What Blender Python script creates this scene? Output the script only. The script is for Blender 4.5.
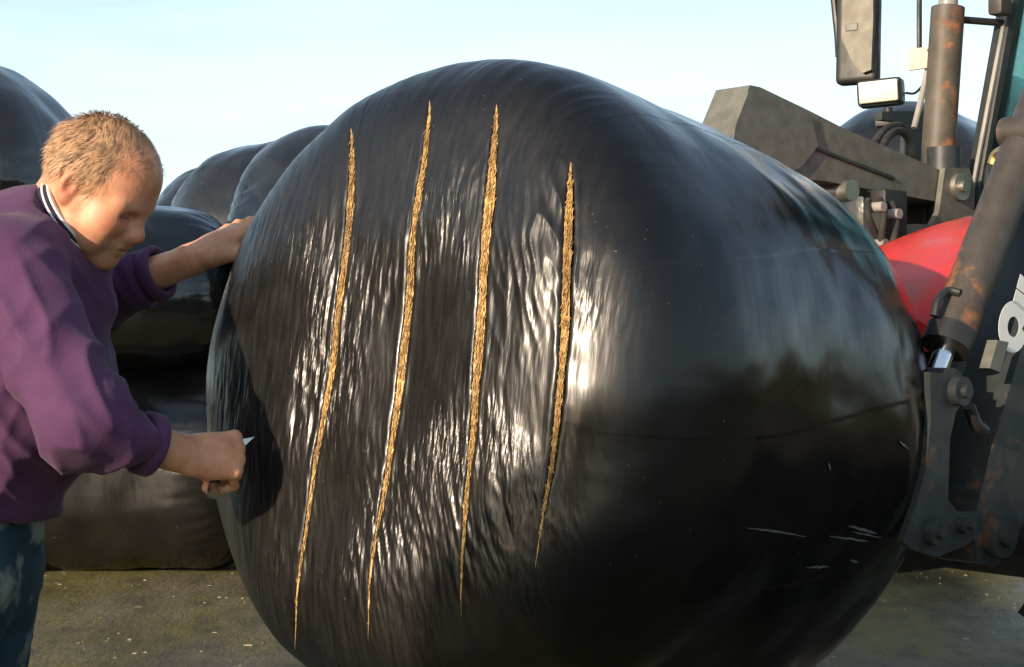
import bpy, bmesh, math, random
import numpy as np
from mathutils import Vector, Matrix

for o in list(bpy.data.objects):
    bpy.data.objects.remove(o, do_unlink=True)
scene = bpy.context.scene
COL = scene.collection
random.seed(7)
RNG = np.random.default_rng(7)

# ------------------------------------------------------------------ camera
F_PX, CX, CY, CAM_H = 1700.0, 512.0, 333.5, 1.4
cam_data = bpy.data.cameras.new('camera')
cam_data.sensor_width = 36.0
cam_data.lens = 36.0 * F_PX / 1024.0
cam_data.clip_start = 0.05
cam_data.clip_end = 5000.0
cam = bpy.data.objects.new('camera', cam_data)
cam.location = (0, 0, CAM_H)
cam.rotation_euler = (math.radians(90), 0, 0)
COL.objects.link(cam)
scene.camera = cam
scene.render.resolution_x, scene.render.resolution_y = 1024, 667

# ------------------------------------------------------------------ sky and sun
SUN_AZ, SUN_EL = math.radians(41), math.radians(17)      # sun stands left of and behind the camera
SUN = Vector((-math.sin(SUN_AZ) * math.cos(SUN_EL), -math.cos(SUN_AZ) * math.cos(SUN_EL), math.sin(SUN_EL)))
world = bpy.data.worlds.new('World')
scene.world = world
world.use_nodes = True
wn, wl = world.node_tree.nodes, world.node_tree.links
wn.clear()
w_out = wn.new('ShaderNodeOutputWorld')
w_bg = wn.new('ShaderNodeBackground')
w_sky = wn.new('ShaderNodeTexSky')
w_sky.sky_type = 'NISHITA'
w_sky.sun_disc = False
w_sky.sun_elevation = SUN_EL
w_sky.sun_rotation = math.atan2(SUN.x, SUN.y)
w_sky.air_density, w_sky.dust_density, w_sky.ozone_density = 1.0, 1.6, 1.0
w_tc = wn.new('ShaderNodeTexCoord')
w_map = wn.new('ShaderNodeMapping'); w_map.inputs['Scale'].default_value = (1.0, 1.0, 5.0)
w_noise = wn.new('ShaderNodeTexNoise')
w_noise.inputs['Scale'].default_value = 2.2; w_noise.inputs['Detail'].default_value = 7.0
w_noise.inputs['Roughness'].default_value = 0.55; w_noise.inputs['Distortion'].default_value = 0.35
w_ramp = wn.new('ShaderNodeMapRange')
w_ramp.inputs['From Min'].default_value = 0.36; w_ramp.inputs['From Max'].default_value = 0.62
w_ramp.inputs['To Min'].default_value = 0.30; w_ramp.inputs['To Max'].default_value = 1.0
w_mix = wn.new('ShaderNodeMix'); w_mix.data_type = 'RGBA'
w_mix.inputs['B'].default_value = (5.8, 7.3, 7.7, 1)          # thin bright cloud veil
wl.new(w_tc.outputs['Generated'], w_map.inputs['Vector'])
wl.new(w_map.outputs['Vector'], w_noise.inputs['Vector'])
wl.new(w_noise.outputs['Fac'], w_ramp.inputs['Value'])
# thin veil seen through a longer path towards the horizon
w_sep = wn.new('ShaderNodeSeparateXYZ'); wl.new(w_tc.outputs['Generated'], w_sep.inputs['Vector'])
def w_math(op, a, b):
    m = wn.new('ShaderNodeMath'); m.operation = op; m.use_clamp = False
    for i, v in enumerate((a, b)):
        if isinstance(v, (int, float)): m.inputs[i].default_value = v
        else: wl.new(v, m.inputs[i])
    return m.outputs[0]
w_path = w_math('DIVIDE', 0.16, w_math('ADD', w_math('ABSOLUTE', w_sep.outputs['Z'], 0), 0.18))
w_fac = w_math('MULTIPLY', w_ramp.outputs['Result'], w_path)
wl.new(w_fac, w_mix.inputs['Factor'])
wl.new(w_sky.outputs['Color'], w_mix.inputs['A'])
wl.new(w_mix.outputs['Result'], w_bg.inputs['Color'])
w_bg.inputs['Strength'].default_value = 0.15
wl.new(w_bg.outputs['Background'], w_out.inputs['Surface'])

sun_data = bpy.data.lights.new('sun', 'SUN')
sun_data.energy = 4.4
sun_data.angle = math.radians(0.6)
sun_data.color = (1.0, 0.80, 0.60)
sun_obj = bpy.data.objects.new('sun', sun_data)
sun_obj.rotation_euler = SUN.to_track_quat('Z', 'Y').to_euler()
sun_obj.location = (-6, -4, 8)
COL.objects.link(sun_obj)

scene.view_settings.view_transform = 'Standard'
scene.view_settings.look = 'None'
scene.view_settings.gamma = 1.0
scene.view_settings.use_curve_mapping = False
scene.view_settings.exposure = 0.5

# ------------------------------------------------------------------ small helpers
def P(px, py, d):
    """a picture point at depth d metres, in world metres"""
    return np.array([(px - CX) / F_PX * d, d, CAM_H - (py - CY) / F_PX * d])

def tag(o, label=None, cat=None, group=None, kind=None):
    if label: o['label'] = label
    if cat: o['category'] = cat
    if group: o['group'] = group
    if kind: o['kind'] = kind
    return o

def link(name, mesh, mat=None, parent=None):
    o = bpy.data.objects.new(name, mesh)
    COL.objects.link(o)
    if mat is not None: mesh.materials.append(mat)
    if parent is not None: o.parent = parent
    return o

def smooth(mesh, angle=None):
    mesh.polygons.foreach_set('use_smooth', np.ones(len(mesh.polygons), bool))
    if angle is not None:
        mesh.set_sharp_from_angle(angle=math.radians(angle))

def np_mesh(name, verts, faces, do_smooth=True):
    """faces: (n,4) or (n,3) int array"""
    me = bpy.data.meshes.new(name)
    verts = np.asarray(verts, np.float32); faces = np.asarray(faces, np.int32)
    k = faces.shape[1]
    me.vertices.add(len(verts)); me.vertices.foreach_set('co', verts.ravel())
    me.loops.add(faces.size); me.loops.foreach_set('vertex_index', faces.ravel())
    me.polygons.add(len(faces))
    me.polygons.foreach_set('loop_start', np.arange(0, faces.size, k, dtype=np.int32))
    me.update(calc_edges=True)
    me.validate()
    if do_smooth: smooth(me)
    return me

# numpy gradient noise ------------------------------------------------
_perm = RNG.permutation(256); _perm = np.concatenate([_perm, _perm, _perm])
_g = RNG.normal(size=(256, 3)); _g /= np.linalg.norm(_g, axis=1)[:, None]
def noise(p, off=0.0):
    p = np.asarray(p, float) + off
    i = np.floor(p).astype(int); f = p - i; i &= 255
    w = f * f * f * (f * (f * 6 - 15) + 10)
    r = 0
    for dx in (0, 1):
        for dy in (0, 1):
            for dz in (0, 1):
                h = _perm[_perm[_perm[(i[:, 0] + dx) & 255] + ((i[:, 1] + dy) & 255)] + ((i[:, 2] + dz) & 255)]
                gv = _g[h]
                d = gv[:, 0] * (f[:, 0] - dx) + gv[:, 1] * (f[:, 1] - dy) + gv[:, 2] * (f[:, 2] - dz)
                r = r + d * (w[:, 0] if dx else 1 - w[:, 0]) * (w[:, 1] if dy else 1 - w[:, 1]) * (w[:, 2] if dz else 1 - w[:, 2])
    return r * 1.6
def sstep(a, b, x):
    t = np.clip((x - a) / (b - a), 0, 1)
    return t * t * (3 - 2 * t)

# ------------------------------------------------------------------ materials
class NT:
    def __init__(self, name):
        self.m = bpy.data.materials.new(name); self.m.use_nodes = True
        self.t = self.m.node_tree; self.n = self.t.nodes; self.l = self.t.links
        self.b = self.n['Principled BSDF']; self.out = self.n['Material Output']
        self.tc = self.n.new('ShaderNodeTexCoord')
    def lk(self, a, b): self.l.new(a, b)
    def noise(self, scale=(1, 1, 1), s=5.0, detail=4.0, rough=0.5, dist=0.0, loc=(0, 0, 0), rot=(0, 0, 0)):
        mp = self.n.new('ShaderNodeMapping')
        mp.inputs['Scale'].default_value = scale; mp.inputs['Location'].default_value = loc; mp.inputs['Rotation'].default_value = rot
        self.lk(self.tc.outputs['Object'], mp.inputs['Vector'])
        t = self.n.new('ShaderNodeTexNoise')
        t.inputs['Scale'].default_value = s; t.inputs['Detail'].default_value = detail
        t.inputs['Roughness'].default_value = rough; t.inputs['Distortion'].default_value = dist
        self.lk(mp.outputs['Vector'], t.inputs['Vector'])
        return t.outputs['Fac']
    def rng(self, v, a, b, c=0.0, d=1.0):
        r = self.n.new('ShaderNodeMapRange')
        r.inputs['From Min'].default_value = a; r.inputs['From Max'].default_value = b
        r.inputs['To Min'].default_value = c; r.inputs['To Max'].default_value = d
        self.lk(v, r.inputs['Value']); return r.outputs['Result']
    def mix(self, fac, a, b):
        m = self.n.new('ShaderNodeMix'); m.data_type = 'RGBA'
        for v, k in ((fac, 'Factor'), (a, 'A'), (b, 'B')):
            if hasattr(v, 'links'): self.lk(v, m.inputs[k])
            elif k == 'Factor': m.inputs[k].default_value = v
            else: m.inputs[k].default_value = (*v, 1)
        return m.outputs['Result']
    def math(self, op, a, b=None):
        m = self.n.new('ShaderNodeMath'); m.operation = op
        for i, v in enumerate((a, b)):
            if v is None: continue
            if hasattr(v, 'links'): self.lk(v, m.inputs[i])
            else: m.inputs[i].default_value = v
        return m.outputs[0]
    def attr(self, name):
        a = self.n.new('ShaderNodeAttribute'); a.attribute_name = name; return a.outputs['Fac']
    def bump(self, h, strength=0.3, dist=0.01, prev=None):
        b = self.n.new('ShaderNodeBump'); b.inputs['Strength'].default_value = strength; b.inputs['Distance'].default_value = dist
        self.lk(h, b.inputs['Height'])
        if prev is not None: self.lk(prev, b.inputs['Normal'])
        return b.outputs['Normal']
    def set(self, **k):
        for key, v in k.items():
            key = {'color': 'Base Color', 'rough': 'Roughness', 'metal': 'Metallic', 'normal': 'Normal', 'spec': 'Specular IOR Level',
                   'coat': 'Coat Weight', 'coat_rough': 'Coat Roughness', 'sheen': 'Sheen Weight', 'trans': 'Transmission Weight',
                   'sss': 'Subsurface Weight', 'alpha': 'Alpha', 'ior': 'IOR'}[key]
            i = self.b.inputs[key]
            if hasattr(v, 'links'): self.lk(v, i)
            elif isinstance(v, tuple): i.default_value = (*v, 1)
            else: i.default_value = v
        return self

def simple(name, color, rough=0.5, metal=0.0, var=0.25, s=9.0, bump=0.0, bs=120.0, dirt=None, dirt_amt=0.5, spec=0.5):
    n = NT(name)
    a = n.noise(s=s, detail=5)
    c = n.mix(n.rng(a, 0.3, 0.7), tuple(x * (1 - var) for x in color), tuple(min(1, x * (1 + var)) for x in color))
    if dirt is not None:
        d = n.noise(s=s * 0.6, detail=8, rough=0.65, loc=(3.1, 1.7, 9.2))
        c = n.mix(n.rng(d, 0.62 - 0.25 * dirt_amt, 0.78 - 0.2 * dirt_amt), c, dirt)
    r = n.rng(n.noise(s=s * 2, detail=4), 0.25, 0.75, max(0.03, rough - 0.1), min(1, rough + 0.12))
    n.set(color=c, rough=r, metal=metal, spec=spec)
    if bump > 0:
        n.set(normal=n.bump(n.noise(s=bs, detail=3), bump, 0.003))
    return n.m

def film_material():
    """black stretch film: smooth and shiny on the barrel, finely pleated over the end"""
    n = NT('bale_film')
    end = n.attr('end_film')
    fine = n.noise(scale=(0.0, 1.0, 0.11), s=190.0, detail=3, rough=0.55, dist=0.25)
    mid = n.noise(scale=(0.0, 1.0, 0.15), s=80.0, detail=3, rough=0.5, dist=0.3, loc=(4, 2, 1), rot=(0.10, 0, 0))
    patch = n.rng(n.noise(s=4.5, detail=3, loc=(1, 7, 3)), 0.40, 0.62)
    soft = n.noise(s=7.0, detail=2)
    band = n.noise(scale=(6.0, 0.6, 0.6), s=9.0, detail=2, rough=0.4)
    amt = n.math('MULTIPLY', n.math('MULTIPLY', end, n.attr('crease')), n.rng(patch, 0, 1, 0.30, 0.95))
    h1 = n.math('MULTIPLY', fine, amt)
    h2 = n.math('MULTIPLY', mid, amt)
    nb = n.bump(soft, 0.25, 0.012)
    nb = n.bump(n.math('MULTIPLY', band, n.math('SUBTRACT', 1.0, end)), 0.12, 0.004, nb)
    nb = n.bump(h2, 0.75, 0.0055, nb)
    nb = n.bump(h1, 0.6, 0.0028, nb)
    speck = n.noise(s=170.0, detail=1, loc=(5, 5, 5))
    speckm = n.rng(speck, 0.77, 0.81)
    dust = n.rng(n.noise(s=5.0, detail=8, rough=0.7, loc=(2, 8, 4)), 0.42, 0.75, 0.0, 0.5)
    col = n.mix(dust, (0.0035, 0.0038, 0.0045), (0.009, 0.0087, 0.008))
    col = n.mix(end, col, n.mix(n.rng(mid, 0.35, 0.7), (0.006, 0.0058, 0.0056), (0.017, 0.0155, 0.014)))
    col = n.mix(speckm, col, (0.10, 0.085, 0.06))
    r_b = n.rng(n.noise(s=11.0, detail=6, rough=0.65), 0.3, 0.75, 0.17, 0.25)
    r_e = n.rng(n.noise(s=16.0, detail=5, rough=0.6, loc=(9, 1, 1)), 0.3, 0.7, 0.28, 0.38)
    wide = n.attr('end_zone')
    r = n.n.new('ShaderNodeMix'); r.data_type = 'FLOAT'
    n.lk(wide, r.inputs['Factor']); n.lk(r_b, r.inputs['A']); n.lk(r_e, r.inputs['B'])
    n.set(color=col, rough=r.outputs['Result'], normal=nb, spec=0.38, coat=n.math('MULTIPLY', wide, 0.14), coat_rough=0.16)
    n.lk(nb, n.b.inputs['Coat Normal'])
    return n.m

def old_film_material():
    n = NT('stacked_bale_film')
    wr = n.noise(scale=(1, 1, 0.4), s=9.0, detail=5, rough=0.6, dist=0.6)
    fold = n.noise(scale=(3, 1, 1), s=22.0, detail=3)
    nb = n.bump(wr, 0.35, 0.012); nb = n.bump(fold, 0.2, 0.004, nb)
    dust = n.rng(n.noise(s=3.5, detail=8, rough=0.7), 0.35, 0.75)
    col = n.mix(dust, (0.005, 0.0056, 0.0065), (0.017, 0.0145, 0.012))
    col = n.mix(n.rng(n.noise(s=60.0, detail=1), 0.78, 0.81), col, (0.12, 0.11, 0.08))
    n.set(color=col, rough=n.rng(wr, 0.3, 0.7, 0.14, 0.26), normal=nb, spec=0.75)
    return n.m

def ground_material():
    n = NT('yard_concrete')
    big = n.noise(s=0.45, detail=8, rough=0.62)
    moss = n.rng(n.noise(s=0.8, detail=9, rough=0.68, loc=(3, 4, 0), scale=(1, 0.6, 1)), 0.38, 0.56)
    wet = n.rng(n.noise(s=0.7, detail=6, rough=0.6, loc=(11, 2, 0), scale=(1, 0.6, 1)), 0.48, 0.66)
    grit = n.noise(s=20.0, detail=6, rough=0.75, scale=(1, 0.4, 1))
    chips = n.noise(s=75.0, detail=2, rough=0.5)
    c = n.mix(n.rng(big, 0.3, 0.7), (0.095, 0.078, 0.050), (0.20, 0.165, 0.115))
    c = n.mix(n.rng(grit, 0.35, 0.7), c, n.mix(0.5, c, (0.05, 0.045, 0.035)))
    c = n.mix(n.math('MULTIPLY', moss, 0.85), c, (0.135, 0.118, 0.020))
    c = n.mix(n.math('MULTIPLY', wet, 0.6), c, (0.045, 0.042, 0.035))
    mott = n.noise(s=5.5, detail=7, rough=0.7, loc=(6, 1, 0), scale=(1, 0.45, 1))
    c = n.mix(n.rng(mott, 0.50, 0.68, 0, 0.75), c, (0.026, 0.023, 0.018))
    c = n.mix(n.rng(mott, 0.46, 0.32, 0, 0.5), c, (0.19, 0.165, 0.12))
    c = n.mix(n.rng(chips, 0.66, 0.72), c, (0.34, 0.28, 0.18))
    nb = n.bump(grit, 0.9, 0.035); nb = n.bump(big, 0.5, 0.10, nb)
    n.set(color=c, rough=n.rng(wet, 0, 1, 0.70, 0.20), normal=nb)
    return n.m

def straw_material():
    n = NT('cut_silage')
    a = n.noise(s=90.0, detail=3, rough=0.6)
    b = n.noise(s=14.0, detail=3, loc=(2, 2, 2))
    c = n.mix(n.rng(a, 0.3, 0.7), (0.28, 0.13, 0.030), (0.78, 0.52, 0.18))
    c = n.mix(n.rng(b, 0.4, 0.75, 0, 0.55), c, (0.14, 0.07, 0.02))
    n.set(color=c, rough=0.5, normal=n.bump(a, 0.5, 0.004))
    return n.m

def skin_material():
    n = NT('skin')
    a = n.noise(s=22.0, detail=5, rough=0.6)
    b = n.noise(s=9.0, detail=3, loc=(4, 4, 1))
    c = n.mix(n.rng(a, 0.35, 0.68), (0.54, 0.235, 0.125), (0.70, 0.385, 0.225))
    c = n.mix(n.rng(b, 0.5, 0.72, 0, 0.55), c, (0.56, 0.19, 0.13))
    c = n.mix(n.math('MULTIPLY', n.attr('flush'), 0.5), c, (0.60, 0.16, 0.10))
    c = n.mix(n.math('MULTIPLY', n.attr('stubble'), n.rng(n.noise(s=420.0, detail=2), 0.35, 0.65, 0.1, 0.7)), c, (0.24, 0.14, 0.095))
    c = n.mix(n.math('MULTIPLY', n.attr('scalp'), n.rng(n.noise(s=120.0, detail=3), 0.3, 0.7, 0.35, 0.85)), c, (0.30, 0.175, 0.10))
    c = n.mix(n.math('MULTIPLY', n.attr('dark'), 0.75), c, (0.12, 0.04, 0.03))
    n.set(color=c, rough=0.48, sss=0.08, normal=n.bump(n.noise(s=160.0, detail=3), 0.25, 0.002))
    n.b.inputs['Subsurface Radius'].default_value = (0.012, 0.005, 0.003)
    return n.m

def fabric(name, c0, c1, s=320.0, sheen=0.08):
    n = NT(name)
    a = n.noise(s=s, detail=2); b = n.noise(s=12.0, detail=5)
    c = n.mix(n.rng(b, 0.3, 0.7), c0, c1)
    nb = n.bump(a, 0.35, 0.0015); nb = n.bump(b, 0.3, 0.008, nb)
    n.set(color=c, rough=0.88, sheen=sheen, normal=nb, spec=0.25)
    return n.m

def jeans_material():
    n = NT('denim')
    b = n.noise(s=10.0, detail=5, rough=0.55)
    w = n.noise(s=9.0, detail=4, rough=0.5, loc=(3, 1, 5))
    c = n.mix(n.rng(b, 0.3, 0.7), (0.012, 0.035, 0.060), (0.030, 0.075, 0.105))
    c = n.mix(n.rng(w, 0.56, 0.66, 0, 0.8), c, (0.30, 0.34, 0.30))
    n.set(color=c, rough=0.85, normal=n.bump(n.noise(s=260.0, detail=2), 0.3, 0.0015), spec=0.3)
    return n.m

def rusty(name, base, rust=(0.20, 0.075, 0.03), amt=0.5, rough=0.5, s=7.0):
    n = NT(name)
    a = n.noise(s=s, detail=9, rough=0.68)
    b = n.noise(s=s * 3.5, detail=5, loc=(3, 7, 1))
    f = n.rng(a, 0.66 - 0.22 * amt, 0.74 - 0.2 * amt)
    c0 = n.mix(n.rng(b, 0.3, 0.7), tuple(x * 0.75 for x in base), tuple(x * 1.25 for x in base))
    c = n.mix(f, c0, n.mix(n.rng(b, 0.35, 0.7), rust, tuple(x * 1.7 for x in rust)))
    n.set(color=c, rough=n.rng(f, 0, 1, rough, 0.9), normal=n.bump(a, 0.3, 0.004))
    return n.m

M = dict(
    film=film_material(), old_film=old_film_material(), ground=ground_material(), straw=straw_material(),
    skin=skin_material(), sweater=fabric('purple_wool', (0.072, 0.028, 0.076), (0.110, 0.045, 0.112)),
    jeans=jeans_material(), hair=simple('greying_hair', (0.50, 0.31, 0.17), 0.55, var=0.45, s=60.0),
    collar=fabric('navy_rib', (0.020, 0.018, 0.040), (0.035, 0.030, 0.06)), stripe=fabric('white_rib', (0.62, 0.60, 0.58), (0.72, 0.70, 0.68)),
    boot=simple('boot_rubber', (0.03, 0.035, 0.02), 0.55), steel=simple('knife_steel', (0.62, 0.62, 0.63), 0.22, 1.0, 0.08),
    handle=simple('knife_handle', (0.03, 0.03, 0.03), 0.5),
    grey=rusty('loader_grey_paint', (0.125, 0.127, 0.105), (0.10, 0.07, 0.04), 0.12, 0.5),
    dark=rusty('dark_frame_paint', (0.026, 0.032, 0.032), (0.09, 0.045, 0.02), 0.25, 0.45),
    rust=rusty('rusty_ram_tube', (0.050, 0.042, 0.034), (0.17, 0.072, 0.028), 0.42, 0.5),
    exhaust=rusty('exhaust_shell', (0.075, 0.062, 0.045), (0.26, 0.095, 0.035), 0.55, 0.55, 5.0),
    red=simple('red_bonnet_paint', (0.60, 0.030, 0.022), 0.28, var=0.12, s=5.0, dirt=(0.30, 0.10, 0.07), dirt_amt=0.25),
    black=simple('black_plastic', (0.018, 0.018, 0.018), 0.5), rubber=simple('rubber', (0.022, 0.021, 0.020), 0.75, dirt=(0.08, 0.065, 0.045), dirt_amt=0.7),
    chrome=simple('chrome_rod', (0.75, 0.77, 0.80), 0.12, 1.0, 0.05), cream=simple('cream_plastic', (0.56, 0.48, 0.38), 0.35, var=0.08),
    brass=simple('brass_fitting', (0.62, 0.40, 0.16), 0.35, 1.0, 0.2), white=simple('white_decal', (0.78, 0.78, 0.74), 0.45, var=0.06),
    trim=simple('grey_trim', (0.28, 0.27, 0.25), 0.35), bolt=simple('bolt_steel', (0.45, 0.42, 0.36), 0.35, 0.9, 0.2),
    scuff=simple('scuffed_film', (0.10, 0.105, 0.11), 0.45, var=0.4, s=60.0),
    olive=simple('mirror_shell', (0.115, 0.105, 0.070), 0.5, var=0.15), chip=simple('straw_chip', (0.30, 0.24, 0.15), 0.75, var=0.5, s=3.0),
    rim=simple('wheel_rim_paint', (0.45, 0.43, 0.40), 0.45, dirt=(0.12, 0.09, 0.06), dirt_amt=0.6),
    grass=simple('grass', (0.075, 0.10, 0.022), 0.8, var=0.4, s=0.6), leaf=simple('hedge_leaf', (0.17, 0.155, 0.045), 0.6, var=0.5, s=1.2),
)
def glass_material():
    n = NT('cab_glass')
    n.set(color=(0.46, 0.74, 0.70), rough=0.03, trans=1.0, ior=1.0, spec=0.5)
    n.b.inputs['IOR'].default_value = 1.08
    return n.m
M['glass'] = glass_material()
def lens_material():
    n = NT('lamp_lens')
    n.set(color=(0.62, 0.56, 0.46), rough=0.2, normal=n.bump(n.noise(scale=(1, 1, 0.05), s=150.0), 0.4, 0.003), coat=0.5)
    return n.m
M['lens'] = lens_material()

# ------------------------------------------------------------------ bmesh shapes
def bm_obj(name, bm, mat, parent=None, bevel=0.0, seg=2, angle=35):
    if bevel > 0:
        bmesh.ops.bevel(bm, geom=[e for e in bm.edges if len(e.link_faces) == 2 and e.calc_face_angle(0) > math.radians(30)],
                        offset=bevel, segments=seg, profile=0.6, affect='EDGES', clamp_overlap=True)
    bmesh.ops.recalc_face_normals(bm, faces=bm.faces)
    me = bpy.data.meshes.new(name); bm.to_mesh(me); bm.free()
    smooth(me, angle)
    return link(name, me, mat, parent)

def box(bm, c, size, rot=None):
    r = bmesh.ops.create_cube(bm, size=1.0)
    m = Matrix.Translation(Vector(c)) @ (rot.to_4x4() if rot is not None else Matrix.Identity(4)) @ Matrix.Diagonal((*size, 1))
    bmesh.ops.transform(bm, matrix=m, verts=r['verts'])

def prism(bm, poly, y0, y1):
    """polygon in (x,z) extruded along y"""
    a = [bm.verts.new((x, y0, z)) for x, z in poly]; b = [bm.verts.new((x, y1, z)) for x, z in poly]
    bm.faces.new(a); bm.faces.new(b[::-1])
    for i in range(len(poly)):
        j = (i + 1) % len(poly)
        bm.faces.new((a[j], a[i], b[i], b[j]))

def cyl(bm, p0, p1, r0, r1=None, n=20):
    p0, p1 = Vector(p0), Vector(p1)
    r1 = r0 if r1 is None else r1
    d = p1 - p0
    q = d.to_track_quat('Z', 'Y').to_matrix()
    ra = [bm.verts.new(p0 + q @ Vector((r0 * math.cos(t), r0 * math.sin(t), 0))) for t in np.linspace(0, 2 * math.pi, n, endpoint=False)]
    rb = [bm.verts.new(p1 + q @ Vector((r1 * math.cos(t), r1 * math.sin(t), 0))) for t in np.linspace(0, 2 * math.pi, n, endpoint=False)]
    bm.faces.new(ra[::-1]); bm.faces.new(rb)
    for i in range(n):
        j = (i + 1) % n
        bm.faces.new((ra[i], ra[j], rb[j], rb[i]))

def tube(bm, pts, r, n=10, sub=6):
    """smooth tube through points (Catmull-Rom)"""
    p = [Vector(x) for x in pts]
    if len(p) > 2 and sub > 1:
        q = [p[0] * 2 - p[1]] + p + [p[-1] * 2 - p[-2]]
        out = []
        for i in range(1, len(q) - 2):
            for k in range(sub):
                t = k / sub
                a, b, c, d = q[i - 1], q[i], q[i + 1], q[i + 2]
                out.append(0.5 * ((2 * b) + (c - a) * t + (2 * a - 5 * b + 4 * c - d) * t * t + (3 * b - a - 3 * c + d) * t ** 3))
        out.append(p[-1]); p = out
    rings = []
    for i, c in enumerate(p):
        d = (p[min(i + 1, len(p) - 1)] - p[max(i - 1, 0)]).normalized()
        q = d.to_track_quat('Z', 'Y').to_matrix()
        rings.append([bm.verts.new(c + q @ Vector((r * math.cos(t), r * math.sin(t), 0))) for t in np.linspace(0, 2 * math.pi, n, endpoint=False)])
    for a, b in zip(rings[:-1], rings[1:]):
        # pick the rotation offset that avoids twisting
        k = min(range(n), key=lambda s: (a[0].co - b[s].co).length)
        for i in range(n):
            j = (i + 1) % n
            bm.faces.new((a[i], a[j], b[(j + k) % n], b[(i + k) % n]))
    bm.faces.new(rings[0][::-1]); bm.faces.new(rings[-1])

def empty(name, loc=(0, 0, 0), rz=0.0):
    o = bpy.data.objects.new(name, None)
    o.empty_display_size = 0.2
    o.location = loc; o.rotation_euler = (0, 0, rz)
    COL.objects.link(o)
    return o

# ------------------------------------------------------------------ ground
bm = bmesh.new()
bmesh.ops.create_grid(bm, x_segments=60, y_segments=60, size=250.0)
g = bm_obj('ground', bm, M['ground']); tag(g, kind='structure')
bm = bmesh.new()
v = [bm.verts.new(c) for c in ((17, -120, 0.006), (240, -120, 0.006), (240, 240, 0.006), (17, 240, 0.006))]
bm.faces.new(v)
g = bm_obj('grass_field', bm, M['grass']); tag(g, kind='structure')

# straw chips scattered over the yard
def chips():
    n = 1500
    x = RNG.uniform(-6.0, 6.0, n); y = RNG.uniform(5.5, 10.5, n)
    keep = RNG.random(n) < 0.45 + 0.5 * (noise(np.stack([x, y, x * 0], 1) * 1.1) > 0)
    x, y = x[keep], y[keep]; n = len(x)
    L = RNG.uniform(0.003, 0.013, n) * (1 + (RNG.random(n) < 0.06)); W = RNG.uniform(0.0015, 0.005, n); a = RNG.uniform(0, math.pi, n); h = RNG.uniform(0.002, 0.007, n)
    dx, dy = np.cos(a), np.sin(a)
    base = np.stack([x, y, np.zeros(n)], 1)
    V = []
    for sx, sy, top in ((-1, -1, 0), (1, -1, 0), (1, 1, 0), (-1, 1, 0), (-0.7, 0, 1), (0.7, 0, 1)):
        V.append(base + np.stack([dx * sx * L - dy * sy * W, dy * sx * L + dx * sy * W, 0.001 + h * top], 1))
    V = np.stack(V, 1).reshape(-1, 3)
    k = np.arange(n)[:, None] * 6
    F = np.concatenate([k + np.array(q) for q in ((0, 1, 5, 4), (2, 3, 4, 5))])
    T = np_mesh('straw_chips', V, F, False)
    tag(link('straw_chips', T, M['chip']), 'loose straw chips scattered on the concrete yard', 'straw', kind='stuff')
chips()

# ------------------------------------------------------------------ the slit bale
AZ, PITCH = 0.698, 0.155
BC = np.array([0.129, 3.359, 1.254]); BR, BRZ, BH, BE, BT = 0.592, 0.613, 0.579, (5.07, 4.08), -0.006
def exps(t, e): return np.where(t > 0, e[0], e[1])
AX = np.array([-math.sin(AZ) * math.cos(PITCH), -math.cos(AZ) * math.cos(PITCH), math.sin(PITCH)])
AN = np.array([math.cos(AZ), -math.sin(AZ), 0.0])
AC = np.cross(AX, AN)
BM = np.stack([AX, AN, AC], 1)          # local -> world columns

def bale_F(q, R, Rz, h, e, tp):
    k = 1 + tp * q[:, 0] / h
    e = exps(q[:, 0], e)
    return (((q[:, 1] / k / R) ** 2 + (q[:, 2] / k / Rz) ** 2) ** (e / 2) + np.abs(q[:, 0] / h) ** e)

def ray_bale(px, py):
    """picture points -> local points on the undisturbed bale surface"""
    px, py = np.atleast_1d(np.asarray(px, float)), np.atleast_1d(np.asarray(py, float))
    d = np.stack([(px - CX) / F_PX, np.ones_like(px), -(py - CY) / F_PX], 1)
    o = np.array([0, 0, CAM_H]) - BC
    dl, ol = d @ BM, o @ BM
    lam = np.linspace(2.2, 4.2, 500)
    hit = np.full(len(px), 3.3)
    for i in range(len(px)):
        f = bale_F(ol + lam[:, None] * dl[i], BR, BRZ, BH, BE, BT)
        j = np.argmax(f < 1)
        if f[j] < 1:
            a, b = lam[j - 1], lam[j]
            for _ in range(20):
                m = (a + b) / 2
                if bale_F((ol + m * dl[i])[None], BR, BRZ, BH, BE, BT)[0] < 1: b = m
                else: a = m
            hit[i] = b
    return ol + hit[:, None] * dl

def cube_dirs(n, m, nb):
    """unit-cube grids: front face n x n, four sides n x m, coarse back nb x nb -> verts, quads"""
    V, Fq, base = [], [], 0
    def add(gx, gy, gz):
        nonlocal base
        a, b = gx.shape
        V.append(np.stack([gx, gy, gz], -1).reshape(-1, 3))
        i = np.arange(a * b).reshape(a, b) + base
        Fq.append(np.stack([i[:-1, :-1], i[1:, :-1], i[1:, 1:], i[:-1, 1:]], -1).reshape(-1, 4))
        base += a * b
    t = np.tan(np.linspace(-1, 1, n) * math.pi / 4)
    s = np.tan(np.linspace(1, -1, m) * math.pi / 4)
    A, B = np.meshgrid(t, t, indexing='ij'); add(np.ones_like(A), A, B)
    A, S = np.meshgrid(t, s, indexing='ij')
    one = np.ones_like(A)
    add(S, one, A); add(S, -one, -A); add(S, -A, one); add(S, A, -one)
    t = np.tan(np.linspace(-1, 1, nb) * math.pi / 4)
    A, B = np.meshgrid(t, t, indexing='ij'); add(-np.ones_like(A), -A, B)
    return np.concatenate(V), np.concatenate(Fq)

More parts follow.
